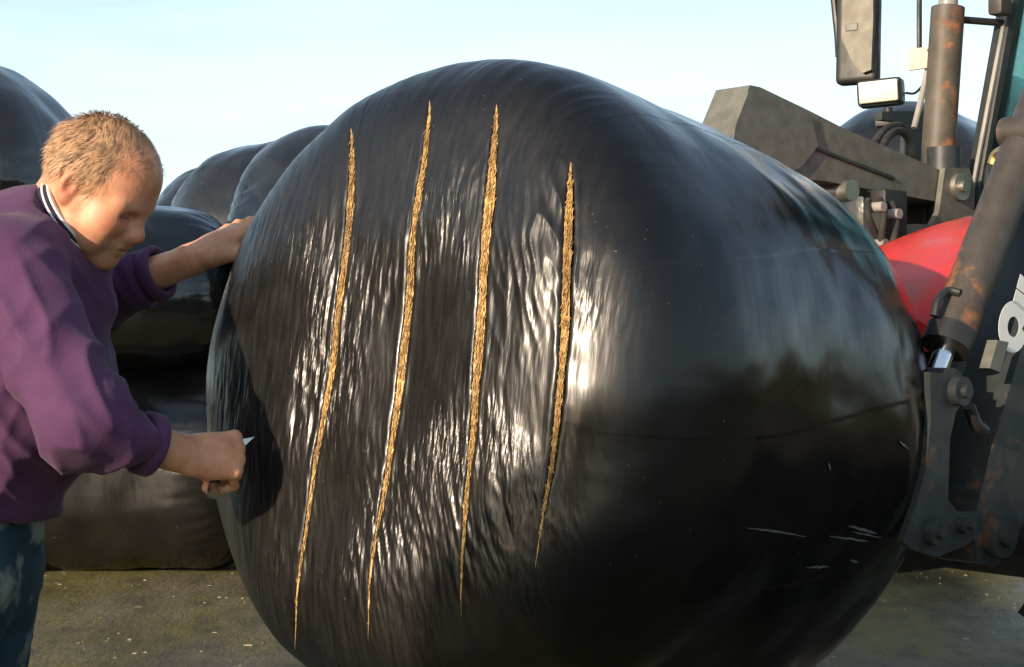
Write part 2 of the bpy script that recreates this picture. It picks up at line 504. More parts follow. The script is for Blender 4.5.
def bale_surface(n, m, nb, R, Rz, h, e, tp):
    d, Fq = cube_dirs(n, m, nb)
    d /= np.linalg.norm(d, axis=1)[:, None]
    e = exps(d[:, 0], e if isinstance(e, tuple) else (e, e))
    s = (((d[:, 1] / R) ** 2 + (d[:, 2] / Rz) ** 2) ** (e / 2) + np.abs(d[:, 0] / h) ** e) ** (-1 / e)
    q = d * s[:, None]
    rr = np.maximum((q[:, 1] / R) ** 2 + (q[:, 2] / Rz) ** 2, 1e-9)
    N = np.stack([np.sign(q[:, 0]) * np.abs(q[:, 0] / h) ** (e - 1) / h,
                  rr ** (e / 2 - 1) * q[:, 1] / R ** 2, rr ** (e / 2 - 1) * q[:, 2] / Rz ** 2], 1)
    N /= np.linalg.norm(N, axis=1)[:, None]
    k = 1 + tp * q[:, 0] / h
    q[:, 1] *= k; q[:, 2] *= k
    return q, N, Fq

def wind(q, N, Fq):
    fn = np.cross(q[Fq[:, 2]] - q[Fq[:, 0]], q[Fq[:, 3]] - q[Fq[:, 1]])
    flip = np.sum(fn * N[Fq[:, 0]], 1) < 0
    Fq = Fq.copy(); Fq[flip] = Fq[flip][:, ::-1]
    return Fq

SLITS = [  # picture polyline, widest opening in pixels
    ([(351, 128), (348, 190), (343, 255), (331, 364), (314.5, 459), (307, 526), (300, 587), (299, 648)], 7.2),
    ([(428, 98), (421, 155), (411, 235), (397.6, 364), (388, 459), (378.6, 526), (372, 587), (371, 640)], 8.2),
    ([(497, 105), (490, 165), (484, 250), (478, 364), (469, 459), (464, 526), (462, 570), (461, 618)], 11.5),
    ([(571, 163), (569, 215), (566, 280), (561.5, 364), (552, 445), (542.5, 516), (536, 568)], 12.0)]

slit_curves = []
for pts, wpx in SLITS:
    pts = np.array(pts, float)
    yy = np.linspace(pts[0, 1], pts[-1, 1], 160)
    xx = np.interp(yy, pts[:, 1], pts[:, 0])
    k = np.ones(17) / 17; xs = np.convolve(np.pad(xx, 8, mode='reflect', reflect_type='odd'), k, 'valid'); xx = xs
    t = np.linspace(0, 1, 160)
    prof = np.minimum(1, (t / 0.14) ** 0.6) * np.minimum(1, ((1 - t) / 0.55)) ** 0.9
    prof = prof * (0.86 + 0.28 * noise(np.stack([t * 7, t * 0 + 3.7 * len(slit_curves), t * 0], 1)) + 0.16 * noise(np.stack([t * 23, t * 0 + 5.1 * len(slit_curves), t * 0], 1)))
    prof = prof * 0.88
    q0 = ray_bale(xx - wpx * prof / 2, yy); q1 = ray_bale(xx + wpx * prof / 2, yy)
    zc = (q0[:, 2] + q1[:, 2]) / 2
    lo, hi = q0[:, 1], q1[:, 1]
    jag = noise(np.stack([zc * 28, zc * 0 + len(slit_curves) * 9.1, zc * 0], 1)) * 0.0008 * prof
    jag2 = noise(np.stack([zc * 28, zc * 0 + len(slit_curves) * 9.1 + 4.3, zc * 0], 1)) * 0.0008 * prof
    o = np.argsort(zc)
    slit_curves.append((zc[o], (lo + jag)[o], (hi + jag2)[o], ((q0 + q1) / 2)[o]))

SLOPE = float(np.mean([np.polyfit(c[0], (c[1] + c[2]) / 2, 1)[0] for c in slit_curves]))
def wrinkle(q, N):
    """film relief in metres along the surface normal, and the end-film mask"""
    t, U, V = q[:, 0], q[:, 1], q[:, 2]
    end = sstep(0.80, 0.96, t / BH + 0.05 * noise(q * 5)) * (1 - 0.75 * sstep(0.36, 0.52, V - 0.25 * U))
    z0 = np.zeros_like(U)
    warp = 0.014 * noise(np.stack([U * 4, V * 4, z0], 1), 3.3) + 0.0035 * noise(np.stack([U * 14, V * 10, z0], 1), 8.1)
    low = sstep(0.0, -0.35, V) * sstep(-0.35, 0.05, U)
    a = U - SLOPE * V + warp + 0.22 * low * V
    p1 = noise(np.stack([a * 100, V * 13.0, z0 + 1.7], 1))
    p2 = noise(np.stack([a * 46, V * 8.0, z0 + 5.2], 1))
    p3 = noise(np.stack([a * 11, V * 3.0, z0 + 9.2], 1))
    zone = 0.30 + 0.75 * sstep(-0.05, 0.5, noise(np.stack([U * 4.2, V * 3.4, z0], 1), 12.0) + 0.45 * low)
    zone *= 1 - 0.65 * sstep(0.0, 0.05, U - np.interp(V, slit_curves[3][0], slit_curves[3][2]) - 0.012)
    d = end * zone * (0.0009 * (1 - 2 * np.abs(p1)) + 0.0013 * (1 - 2 * np.abs(p2)) + 0.0026 * p3)
    cx1 = noise(np.stack([a * 30, V * 26, z0], 1), 21.0); cx2 = noise(np.stack([(a + 0.4 * V) * 24, (V - 0.4 * a) * 14, z0], 1), 27.0)
    d += end * zone * (0.0004 * (1 - 2 * np.abs(cx1)) + 0.0006 * (1 - 2 * np.abs(cx2)))
    # crumpled patch between the two right hand slits
    cu, cv = ray_bale([530], [240])[0][1:]
    m = np.exp(-((U - cu) / 0.055) ** 2 - ((V - cv) / 0.16) ** 2) * end
    cr = noise(np.stack([(U + 0.35 * V) * 38, (V - 0.3 * U) * 9, z0], 1), 2.2)
    d += m * 0.0045 * (1 - 2 * np.abs(cr))
    # gathered film round the rim
    ang = np.arctan2(V, U); rad = np.hypot(U, V)
    ring = np.exp(-((t / BH - 0.80) / 0.14) ** 2)
    gth = noise(np.stack([ang * 16 + 2 * warp, t * 5, z0], 1), 6.6)
    d += ring * 0.0020 * (0.15 + 0.85 * sstep(0.2, 0.5, V)) * (1 - 2 * np.abs(gth)) * (0.4 + 0.6 * sstep(-0.2, 0.5, noise(np.stack([ang * 1.5, z0, z0], 1), 1.0)))
    # overall lumps, dented straw underneath
    d += 0.013 * noise(q * 2.6, 4.0) + 0.006 * noise(q * 6.5, 7.0)
    lay = ((ang * 0.6 + 0.22 * t + 0.02 * noise(q * 3, 2.0)) / 0.31) % 1.0
    d += (1 - end) * 0.0006 * sstep(1.0, 0.0, lay)
    d += (1 - end) * 0.0007 * noise(np.stack([t * 9, ang * 2.0, z0], 1), 3.0)
    d += (1 - end) * 0.0012 * noise(q * 17, 1.0)
    wrinkle.zone = zone
    return d, end

def build_bale():
    q, N, Fq = bale_surface(500, 110, 40, BR, BRZ, BH, BE, BT)
    front = q[:, 0] > 0.25 * BH
    d, end = wrinkle(q, N)
    groove = np.zeros(len(q))
    for zc, lo, hi, _ in slit_curves:
        inz = front & (q[:, 2] > zc[0] - 0.01) & (q[:, 2] < zc[-1] + 0.01)
        l, h = np.interp(q[:, 2], zc, lo), np.interp(q[:, 2], zc, hi)
        l, h = np.minimum(l, h), np.maximum(l, h)
        c, w = (l + h) / 2, (h - l) / 2
        x = np.abs(q[:, 1] - c) - w
        ins = sstep(0.0022, -0.0030, x) * sstep(0, 0.004, w)
        lip = np.exp(-((x - 0.007) / 0.006) ** 2) * np.minimum(1, w / 0.006)
        pull = np.exp(-np.maximum(x, 0) / 0.02) * np.minimum(1, w / 0.008)
        groove += inz * (-0.011 * ins + 0.0016 * lip - 0.003 * pull * (x > 0))
    v = q + N * (d + groove)[:, None]
    Fq = wind(q, N, Fq)
    me = np_mesh('wrapped_bale', v, Fq)
    at = me.attributes.new('end_film', 'FLOAT', 'POINT'); at.data.foreach_set('value', end.astype(np.float32))
    at = me.attributes.new('crease', 'FLOAT', 'POINT'); at.data.foreach_set('value', wrinkle.zone.astype(np.float32))
    at = me.attributes.new('end_zone', 'FLOAT', 'POINT'); at.data.foreach_set('value', sstep(0.50, 0.82, q[:, 0] / BH).astype(np.float32))
    o = link('wrapped_bale', me, M['film'])
    mw = Matrix.Identity(4)
    for i in range(3):
        for j in range(3): mw[i][j] = BM[i, j]
        mw[i][3] = BC[i]
    o.matrix_world = mw
    bm_ = bmesh.new(); bm_.from_mesh(me); bmesh.ops.remove_doubles(bm_, verts=bm_.verts, dist=0.00005); bm_.to_mesh(me); bm_.free()
    return tag(o, 'big black plastic wrapped round bale with four straw slits held by the loader', 'bale')
main_bale = build_bale()

def local_normal(q):
    k = 1 + BT * q[:, 0] / BH
    u, v = q[:, 1] / k, q[:, 2] / k
    e = exps(q[:, 0], BE)
    rr = np.maximum((u / BR) ** 2 + (v / BRZ) ** 2, 1e-9)
    N = np.stack([np.sign(q[:, 0]) * np.abs(q[:, 0] / BH) ** (e - 1) / BH, rr ** (e / 2 - 1) * u / BR ** 2, rr ** (e / 2 - 1) * v / BRZ ** 2], 1)
    return N / np.linalg.norm(N, axis=1)[:, None]

def build_slit(idx):
    zc, lo, hi, mid = slit_curves[idx]
    lo, hi = np.minimum(lo, hi), np.maximum(lo, hi)
    # packed bed of silage filling the cut
    nz, nw = 260, 9
    zz = np.linspace(zc[0], zc[-1], nz)
    l, h = np.interp(zz, zc, lo), np.interp(zz, zc, hi)
    mx = np.interp(zz, zc, mid[:, 0])
    s = np.linspace(0, 1, nw)
    q = np.zeros((nz, nw, 3))
    q[..., 1] = l[:, None] + (h - l)[:, None] * s
    q[..., 2] = zz[:, None]
    q[..., 0] = mx[:, None]
    q = q.reshape(-1, 3)
    N = local_normal(q)
    d, _ = wrinkle(q, N)
    bed = 0.004 * noise(np.stack([q[:, 1] * 220, q[:, 2] * 70, q[:, 0] * 0 + idx], 1)) + 0.002 * noise(q * 300)
    wloc = np.repeat(h - l, nw)
    v = q + N * (d - 0.0030 + 0.0042 * (1 - np.minimum(1, wloc / 0.007)) + 0.5 * bed * np.minimum(1, wloc / 0.012))[:, None]
    i = np.arange(nz * nw).reshape(nz, nw)
    F = np.stack([i[:-1, :-1], i[:-1, 1:], i[1:, 1:], i[1:, :-1]], -1).reshape(-1, 4)
    V = [v]; FF = [F]; base = len(v)
    # single stems: thin three-sided slivers lying in the cut
    n = 900
    tz = RNG.uniform(zc[0], zc[-1], n)
    wl_, wh_ = np.interp(tz, zc, lo), np.interp(tz, zc, hi)
    w = wh_ - wl_
    keep = RNG.random(n) < np.clip(w / 0.012, 0.12, 1)
    tz, wl_, w = tz[keep], wl_[keep], w[keep]; n = len(tz)
    cy = wl_ + w * RNG.uniform(0.12, 0.88, n)
    cq = np.stack([np.interp(tz, zc, mid[:, 0]), cy, tz], 1)
    Nn = local_normal(cq); dd, _ = wrinkle(cq, Nn)
    cq = cq + Nn * (dd - 0.0030 + RNG.uniform(-0.001, 0.0022, n))[:, None]
    ang = RNG.normal(0, 0.22, n)
    L = RNG.uniform(0.004, 0.013, n)
    L = np.minimum(L, 0.35 * w / np.maximum(np.abs(np.sin(ang)), 0.08) + 0.003)
    dirv = np.stack([np.zeros(n), np.sin(ang), np.cos(ang)], 1)
    dirv -= Nn * np.sum(dirv * Nn, 1)[:, None]; dirv /= np.linalg.norm(dirv, axis=1)[:, None]
    side = np.cross(Nn, dirv); r = RNG.uniform(0.0005, 0.0011, n)[:, None]
    tilt = RNG.normal(0, 0.0015, n)[:, None]
    e0 = cq - dirv * L[:, None] - Nn * tilt; e1 = cq + dirv * L[:, None] + Nn * tilt
    S = np.stack([e0 + side * r, e0 - side * r, e0 + Nn * r, e1 + side * r, e1 - side * r, e1 + Nn * r], 1).reshape(-1, 3)
    k = np.arange(n)[:, None] * 6 + base
    V.append(S)
    FF += [k + np.array(f) for f in ((0, 3, 5, 2), (1, 2, 5, 4), (0, 1, 4, 3))]
    me = np_mesh('slit', np.concatenate(V), np.concatenate(FF), False)
    me.polygons.foreach_set('use_smooth', np.arange(len(me.polygons)) < len(F)) if False else None
    return link('exposed_silage', me, M['straw'], main_bale)
for i_ in range(4): build_slit(i_)

# scuffed white scratches low on the shaded barrel, little tears
def scuff(p0, p1, w, name='scratch'):
    n = 14
    t = np.linspace(0, 1, n)
    wob = noise(np.stack([t * 6, t * 0 + p0[0], t * 0 + p0[1]], 1)) * 0.9
    xx = p0[0] + (p1[0] - p0[0]) * t; yy = p0[1] + (p1[1] - p0[1]) * t + wob
    q = ray_bale(np.concatenate([xx, xx]), np.concatenate([yy - w * np.sin(t * math.pi) ** 0.7 / 2, yy + w * np.sin(t * math.pi) ** 0.7 / 2]))
    N = local_normal(q); d, _ = wrinkle(q, N)
    v = q + N * (d + 0.0028)[:, None]
    i = np.arange(n - 1)[:, None]
    F = np.concatenate([i, i + 1, i + 1 + n, i + n], 1)
    return link(name, np_mesh(name, v, F, True), M['scuff'], main_bale)
for a_, b_, w_ in [((743, 527), (806, 536), 2.0), ((826, 535), (868, 541), 2.2), ((846, 525), (876, 533), 3.0), ((850, 531), (880, 537), 1.8),
                   ((805, 567), (829, 566), 2.6), ((848, 559), (856, 561), 2.4), ((896, 441), (905, 449), 3.0), ((830, 464), (833, 470), 5.0)]:
    scuff(a_, b_, w_)

# ------------------------------------------------------------------ stacked bales behind
def stacked_bale(c, R, Rz, h, e, rot, label, seed, tp=0.0):
    q, N, Fq = bale_surface(56, 40, 30, R, Rz, h, e, tp)
    z0 = np.zeros(len(q))
    ang = np.arctan2(q[:, 2], q[:, 1])
    d = 0.030 * noise(q * 1.7, seed * 3.1) + 0.014 * noise(q * 4.5, seed * 1.7)
    ringm = np.exp(-((np.abs(q[:, 0] / h) - 0.8) / 0.2) ** 2)
    d += ringm * 0.012 * (1 - 2 * np.abs(noise(np.stack([ang * 7, q[:, 0] * 2, z0], 1), seed)))
    me = np_mesh('stacked_bale', q + N * d[:, None], wind(q, N, Fq))
    o = link('stacked_bale', me, M['old_film'])
    o.location = c; o.rotation_euler = rot
    b = bmesh.new(); b.from_mesh(me); bmesh.ops.remove_doubles(b, verts=b.verts, dist=0.02 if False else 0.0005); b.to_mesh(me); b.free()
    return tag(o, label, 'bale', 'black wrapped bales stacked behind')
def X(px, d): return (px - CX) / F_PX * d
r_ = math.radians
stacked_bale((X(134, 10.2), 10.2, 0.605), 0.60, 0.62, 0.70, 6.0, (0, 0, r_(-6)), 'wide black bale on the yard below the stack, behind the cutting hand', 1)
stacked_bale((X(-100, 10.0), 10.0, 0.63), 0.65, 0.64, 0.70, 4.5, (0, 0, r_(-4)), 'black ground bale at the left edge behind the blue jeans', 2)
stacked_bale((X(348, 11.0), 11.0, 0.62), 0.63, 0.63, 0.66, 4.5, (0, 0, r_(-5)), 'black ground bale hidden behind the slit bale', 3)
stacked_bale((X(132, 10.2), 10.2, 1.64), 0.62, 0.52, 0.61, 3.4, (0, 0, r_(8)), 'sagging middle black bale below the outstretched forearm', 4)
stacked_bale((X(352, 10.3), 10.3, 1.90), 0.70, 0.76, 0.72, 2.6, (0, 0, r_(-18)), 'upper black bale with rounded end just left of the slit bale edge', 5)
stacked_bale((X(300, 11.9), 11.9, 1.96), 0.72, 0.78, 0.92, 2.8, (0, 0, r_(-16)), 'upper black bale with rounded end beside the head, middle of three', 6)
stacked_bale((X(285, 13.4), 13.4, 1.98), 0.72, 0.86, 1.12, 2.7, (0, 0, r_(-14)), 'furthest upper black bale, only its top edge showing right of the head', 7)
stacked_bale((X(-42, 8.9), 8.9, 2.06), 0.72, 0.76, 0.68, 2.9, (0, 0, r_(78)), 'tall dark bale on top of the stack behind the back of the head', 8)
stacked_bale((X(912, 10.4), 10.4, 2.02), 0.74, 0.76, 0.70, 2.7, (0, 0, r_(60)), 'dark blue domed bale behind the exhaust and lamp of the tractor', 9)
stacked_bale((X(905, 10.6), 10.6, 0.64), 0.68, 0.64, 0.74, 4.5, (0, 0, r_(3)), 'black ground bale in the shade behind the tractor', 10)
stacked_bale((X(740, 10.8), 10.8, 0.63), 0.65, 0.63, 0.66, 4.0, (0, 0, r_(-3)), 'black ground bale behind the loader', 11)
stacked_bale((X(312, 12.2), 12.35, 0.64), 0.66, 0.64, 0.80, 4.5, (0, 0, r_(-4)), 'black ground bale in the second row', 12)
stacked_bale((X(290, 13.7), 13.8, 0.64), 0.66, 0.64, 0.90, 4.5, (0, 0, r_(-4)), 'black ground bale in the third row', 13)

shade_piles = [(-3.05, -1.77, 0.78, 1.50), (-3.05, -3.45, 0.78, 1.50), (-3.2, 1.95, 0.64, 1.32), (-3.2, 3.25, 0.64, 1.32)]  # unseen bales added to shade the slit bale's lower right and the yard
for k, (xx, yy, hl, hh) in enumerate(shade_piles):
    for t in range(2):
        stacked_bale((xx - 0.05 * t, yy, hh / 2 + hh * t), 0.70, hh / 2, hl, 2.7 if k == 0 and t else 4.2, (0, r_(-14 if k == 0 and t else 0), r_(89 + 3 * t)),
                     ('lower', 'upper')[t] + ' black bale of the ' + ('first', 'rearmost', 'second', 'third')[k] + ' pair added left of the camera for its shade, outside the picture', 40 + 2 * k + t)

# ------------------------------------------------------------------ tractor with front loader
TAZ, TB = 0.873, np.array([0.124, 3.311])
T0 = empty('tractor', (TB[0], TB[1], 0.0), math.atan2(-math.cos(TAZ), -math.sin(TAZ)))
tag(T0, 'red tractor with grey front loader holding the slit bale', 'tractor')
def at(px, py, o):
    """picture point on the upright plane that runs along the tractor at side offset o -> (s, z)"""
    a = np.array([-math.sin(TAZ), -math.cos(TAZ)]); nn = np.array([math.cos(TAZ), -math.sin(TAZ)])
    k = (px - CX) / F_PX; b = TB + o * nn
    s = (k * b[1] - b[0]) / (a[0] - k * a[1])
    return s, CAM_H - (py - CY) / F_PX * (b + s * a)[1]
def at3(px, py, o):
    s, z = at(px, py, o); return (s, o, z)
ON, OF = 0.42, -0.58            # near and far loader arm planes

ARM = [at(*p, -0.52) for p in ((966, 176), (940, 170), (845, 129), (810, 111), (760, 87), (750, 85), (735, 122))] + [
       (-0.90, 1.64), (-0.80, 1.40), (-0.68, 1.17), (-0.615, 1.02), (-0.63, 0.95),
       (-0.70, 0.935), (-0.77, 0.99), (-0.92, 1.20), (-1.10, 1.47)] + [at(*p, -0.52) for p in ((790, 178), (826, 181), (890, 193), (945, 203), (968, 200))]
PV = at(957, 187, -0.50)
def loader_arm(o):
    bm = bmesh.new(); prism(bm, ARM, o - 0.06, o + 0.06)
    arm = bm_obj('loader_arm', bm, M['grey'] if o < 0 else M['dark'], T0, 0.012, 3)
    y = o + 0.06
    bm = bmesh.new()
    prism(bm, [at(*p, -0.52) for p in ((746, 92), (755, 90), (808, 115), (816, 146), (798, 168), (780, 174))] + [(-1.10, 1.50), (-0.96, 1.70), at(733, 126, -0.52)], y + 0.0005, y + 0.009)
    bm_obj('side_plate', bm, M['grey'] if o < 0 else M['dark'], arm, 0.003)
    bm = bmesh.new()
    prism(bm, [at(*p, -0.52) for p in ((815, 147), (815, 150), (893, 180), (893, 177))], y + 0.0005, y + 0.007)
    bm_obj('weld_strip', bm, M['dark'], arm)
    bm = bmesh.new(); cyl(bm, (PV[0], o - 0.10, PV[1]), (PV[0], o + 0.10, PV[1]), 0.040, n=24); cyl(bm, (PV[0], o + 0.10, PV[1]), (PV[0], o + 0.112, PV[1]), 0.016)
    bm_obj('pivot_pin', bm, M['bolt'], arm, 0.004)
    bm = bmesh.new(); cyl(bm, (-0.69, o - 0.085, 1.0), (-0.69, o + 0.085, 1.0), 0.045, n=24); cyl(bm, (-0.69, o + 0.085, 1.0), (-0.69, o + 0.10, 1.0), 0.022)
    bm_obj('tip_pin', bm, M['bolt'] if False else M['dark'], arm, 0.004)
    return arm
arm_far, arm_near = loader_arm(OF), loader_arm(ON)

def tower(o):
    bm = bmesh.new()
    prism(bm, [at(*p, -0.50) for p in ((944, 168), (968, 168), (974, 186), (972, 240))] + [(-2.05, 1.30), (-2.05, 0.75), (-1.80, 0.75), (-1.72, 1.38)] + [at(*p, -0.50) for p in ((922, 240), (938, 212))], o + 0.066, o + 0.084)
    prism(bm, [at(*p, -0.50) for p in ((944, 168), (968, 168), (974, 186), (972, 240))] + [(-2.05, 1.30), (-2.05, 0.75), (-1.80, 0.75), (-1.72, 1.38)] + [at(*p, -0.50) for p in ((922, 240), (938, 212))], o - 0.084, o - 0.066)
    t = bm_obj('loader_tower', bm, M['grey'], T0, 0.006)
    bm = bmesh.new(); box(bm, (-1.93, o, 1.05), (0.20, 0.125, 0.6)); bm_obj('tower_core', bm, M['dark'], t, 0.01)
    bm = bmesh.new(); box(bm, (-1.79, o + 0.03, 1.665), (0.11, 0.13, 0.09)); prism(bm, [(-1.74, 1.62), (-1.84, 1.62), (-1.80, 1.45), (-1.70, 1.45)], o + 0.03, o + 0.045)
    bm_obj('step_bracket', bm, M['grey'], t, 0.006)
    bm = bmesh.new(); cyl(bm, (-1.99, o + 0.084, 1.70), (-1.99, o + 0.105, 1.70), 0.045, n=20); bm_obj('boss', bm, M['grey'], t, 0.005)
    for s, z in ((-1.84, 1.35), (-1.98, 1.35), (-1.98, 1.55)):
        bm = bmesh.new(); cyl(bm, (s, o + 0.084, z), (s, o + 0.10, z), 0.016, n=6); bm_obj('bolt', bm, M['bolt'], t)
tower(OF); tower(ON)

def tilt_ram(o, near):
    p0 = np.array(at(948, 343, ON)); p1 = np.array(at(1019, 160, ON))
    d = (p1 - p0) / np.linalg.norm(p1 - p0); p2 = p0 + d * 0.62
    r0 = np.array(at(941, 366, ON)); r0 = p0 - d * 0.10
    V3 = lambda q: (q[0], o, q[1])
    bm = bmesh.new(); cyl(bm, V3(p0 + d * 0.02), V3(p2), 0.046, n=28)
    ram = bm_obj('tilt_ram', bm, M['rust'], T0, 0.004)
    bm = bmesh.new(); cyl(bm, V3(p0 - d * 0.012), V3(p0 + d * 0.03), 0.051, n=28); bm_obj('gland', bm, M['black'], ram, 0.006)
    bm = bmesh.new(); cyl(bm, V3(r0), V3(p0), 0.021, n=24); bm_obj('rod', bm, M['chrome'], ram)
    bm = bmesh.new(); cyl(bm, (r0[0], o - 0.05, r0[1]), (r0[0], o + 0.05, r0[1]), 0.036, n=24); cyl(bm, (r0[0], o + 0.05, r0[1]), (r0[0], o + 0.062, r0[1]), 0.020, n=16)
    bm_obj('rod_eye', bm, M['dark'], ram, 0.004)
    if near:
        h = [at3(934, 316, o), at3(938, 300, o + 0.0), at3(948, 291, o + 0.0), at3(960, 293, o + 0.02)]
        bm = bmesh.new(); tube(bm, h, 0.0085); bm_obj('port_pipe', bm, M['black'], ram)
        bm = bmesh.new(); tube(bm, [at3(991, 208, o - 0.05), at3(988, 180, o - 0.07), at3(994, 160, o - 0.07), at3(1003, 150, o - 0.04), at3(1012, 150, o)], 0.009); bm_obj('hose', bm, M['black'], ram)
        bm = bmesh.new(); tube(bm, [at3(993, 164, o - 0.07), at3(997, 155, o - 0.06), at3(1008, 149, o - 0.03)], 0.013); bm_obj('hose_fitting', bm, M['brass'], ram)
        bm = bmesh.new(); c = at3(1022, 132, o); cyl(bm, (c[0], o - 0.04, c[2]), (c[0], o + 0.04, c[2]), 0.035); bm_obj('ram_lug', bm, M['rust'], ram, 0.008)
    return ram, r0
ram_n, ROD = tilt_ram(ON, True)
ram_f, _ = tilt_ram(OF, False)

# tool carrier between the arms with bale tines
def carrier():
    poly = [at(*p, ON + 0.085) for p in ((930, 372), (946, 374), (962, 382), (966, 398), (956, 412), (950, 440), (948, 500), (958, 512), (982, 512), (984, 532), (966, 545), (938, 557), (912, 549), (903, 541), (916, 505), (926, 468), (931, 420))]
    root = None
    for o in (ON, OF):
        for side in (-0.078, 0.078):
            bm = bmesh.new(); prism(bm, poly, o + side - 0.007, o + side + 0.007)
            p = bm_obj('carrier_plate', bm, M['dark'], T0, 0.003)
            if o == ON and side > 0: root = p
    for px, py, r in ((956, 391, 0.028), (931, 531, 0.026), (961, 524, 0.018)):
        s, z = at(px, py, ON + 0.085)
        bm = bmesh.new(); cyl(bm, (s, ON + 0.085, z), (s, ON + 0.104, z), r, n=20); cyl(bm, (s, ON + 0.104, z), (s, ON + 0.116, z), r * 0.45, n=12)
        bm_obj('pin_boss', bm, M['dark'], root, 0.003)
    s0, z0 = at(931, 531, ON + 0.085); s1, z1 = at(940, 390, ON + 0.085)
    bm = bmesh.new(); box(bm, (s0 - 0.05, (ON + OF) / 2, z0), (0.08, ON - OF - 0.17, 0.08)); bm_obj('lower_crossbar', bm, M['dark'], T0, 0.006)
    bm = bmesh.new(); box(bm, (s1 - 0.05, (ON + OF) / 2, z1 - 0.03), (0.07, ON - OF - 0.17, 0.07)); bm_obj('upper_crossbar', bm, M['dark'], T0, 0.006)
    for o in (-0.28, 0.16):
        bm = bmesh.new(); cyl(bm, (s0 - 0.02, o, z0 + 0.01), (s0 + 0.55, o, z0 + 0.10), 0.022, 0.008); bm_obj('tine', bm, M['bolt'], T0)
carrier()


# decal on the near arm
def decal():
    cu = bpy.data.curves.new('decal', 'FONT'); cu.body = 'Qu'; cu.size = 0.115; cu.offset = 0.010; cu.extrude = 0.0004
    ob = bpy.data.objects.new('decal_tmp', cu); COL.objects.link(ob)
    bpy.context.view_layer.update()
    me = bpy.data.meshes.new_from_object(ob.evaluated_get(bpy.context.evaluated_depsgraph_get()))
    bpy.data.objects.remove(ob, do_unlink=True)
    s, z = at(1006, 347, ON + 0.0612); s2, z2 = at(1024, 280, ON + 0.0612)
    # text x axis runs up the boom (backwards and up), its normal faces the near side (+y)
    xd = Vector((s2 - s, 0, z2 - z)).normalized(); nd = Vector((0, 1, 0)); yd = nd.cross(xd)
    m = Matrix((xd, yd, nd)).transposed().to_4x4(); m.translation = Vector((s, ON + 0.0612, z)) - yd * 0.045
    me.transform(m)
    link('decal_lettering', me, M['white'], arm_near)
decal()
# small raised plate in lighter grey and rod clip on the near boom
bm = bmesh.new(); prism(bm, [at(*p, ON + 0.065) for p in ((989, 340), (1000, 342), (992, 372), (981, 368))], ON + 0.061, ON + 0.085); bm_obj('grey_plate', bm, M['grey'], arm_near, 0.004)
bm = bmesh.new(); tube(bm, [at3(969, 406, ON + 0.07), at3(976, 424, ON + 0.072), at3(984, 431, ON + 0.07)], 0.013, sub=4); bm_obj('grease_pipe', bm, M['black'], arm_near)

# bonnet: arched shell, falling towards the nose
def bonnet():
    ss = np.linspace(-0.88, -2.02, 26); th = np.linspace(0, 1, 21)
    V = []
    yc = -0.06
    for s in ss:
        t = (s + 0.88) / (-2.02 + 0.88)
        top = 1.475 + 0.265 * (1 - (1 - min(1, t * 1.15)) ** 1.9)
        hw = 0.285 + 0.03 * min(1, t * 2); lo = 1.36 + 0.03 * t
        if t < 0.08: hw *= 0.90 + 0.10 * (t / 0.08); top -= 0.03 * (1 - t / 0.08)
        for k in th:
            a = (k - 0.5) * math.pi
            cx = math.copysign(abs(math.sin(a)) ** 0.55, math.sin(a)); cz = abs(math.cos(a)) ** 0.55
            V.append((s, yc + hw * cx, lo + (top - lo) * cz))
    n = len(th); i = np.arange(len(ss) * n).reshape(len(ss), n)
    F = np.stack([i[:-1, :-1], i[1:, :-1], i[1:, 1:], i[:-1, 1:]], -1).reshape(-1, 4)
    b = bmesh.new()
    vs = [b.verts.new(v) for v in V]
    for f in F: b.faces.new([vs[k] for k in f])
    b.faces.new([vs[k] for k in i[0][::-1]]); b.faces.new([vs[k] for k in i[-1]])
    bo = bm_obj('bonnet', b, M['red'], T0, angle=50)
    b = bmesh.new(); box(b, (-1.45, yc, 1.20), (1.10, 0.54, 0.335)); bm_obj('side_grille', b, M['black'], T0, 0.03)
    for k in range(7):
        b = bmesh.new(); box(b, (-1.10 - 0.11 * k, yc + 0.272, 1.26), (0.075, 0.012, 0.17)); bm_obj('louvre', b, M['dark'], T0, 0.004)
    b = bmesh.new(); box(b, (-0.895, yc, 1.22), (0.02, 0.44, 0.30)); bm_obj('front_grille', b, M['black'], T0, 0.004)
    for sy in (-0.15, 0.15):
        b = bmesh.new(); box(b, (-0.882, yc + sy, 1.30), (0.02, 0.14, 0.09)); bm_obj('headlight', b, M['lens'], T0, 0.006)
    b = bmesh.new(); box(b, (-1.45, yc + 0.3065, 1.405), (1.02, 0.008, 0.012)); bm_obj('bonnet_glint_strip', b, M['trim'], bo, 0.002)  # added grey strip standing in for a reflected light streak on the bonnet
    b = bmesh.new(); box(b, (-1.45, yc - 0.3065, 1.405), (1.02, 0.008, 0.012)); bm_obj('bonnet_glint_strip', b, M['trim'], bo, 0.002)  # same streak strip repeated on the far side
    return bo
bonnet()
bm = bmesh.new(); box(bm, (-1.55, -0.06, 0.99), (1.35, 0.36, 0.26)); box(bm, (-1.0, -0.06, 0.95), (0.25, 0.46, 0.16)); bm_obj('engine_block', bm, M['black'], T0, 0.03)
bm = bmesh.new(); box(bm, (-3.1, -0.06, 0.95), (1.9, 0.42, 0.36)); bm_obj('transmission_case', bm, M['dark'], T0, 0.03)
bm = bmesh.new(); box(bm, (-1.10, -0.06, 0.91), (0.14, 1.3, 0.10)); bm_obj('front_axle', bm, M['black'], T0, 0.03)
bm = bmesh.new(); box(bm, (-3.9, -0.06, 0.84), (0.24, 1.2, 0.24)); bm_obj('rear_axle', bm, M['black'], T0, 0.03)

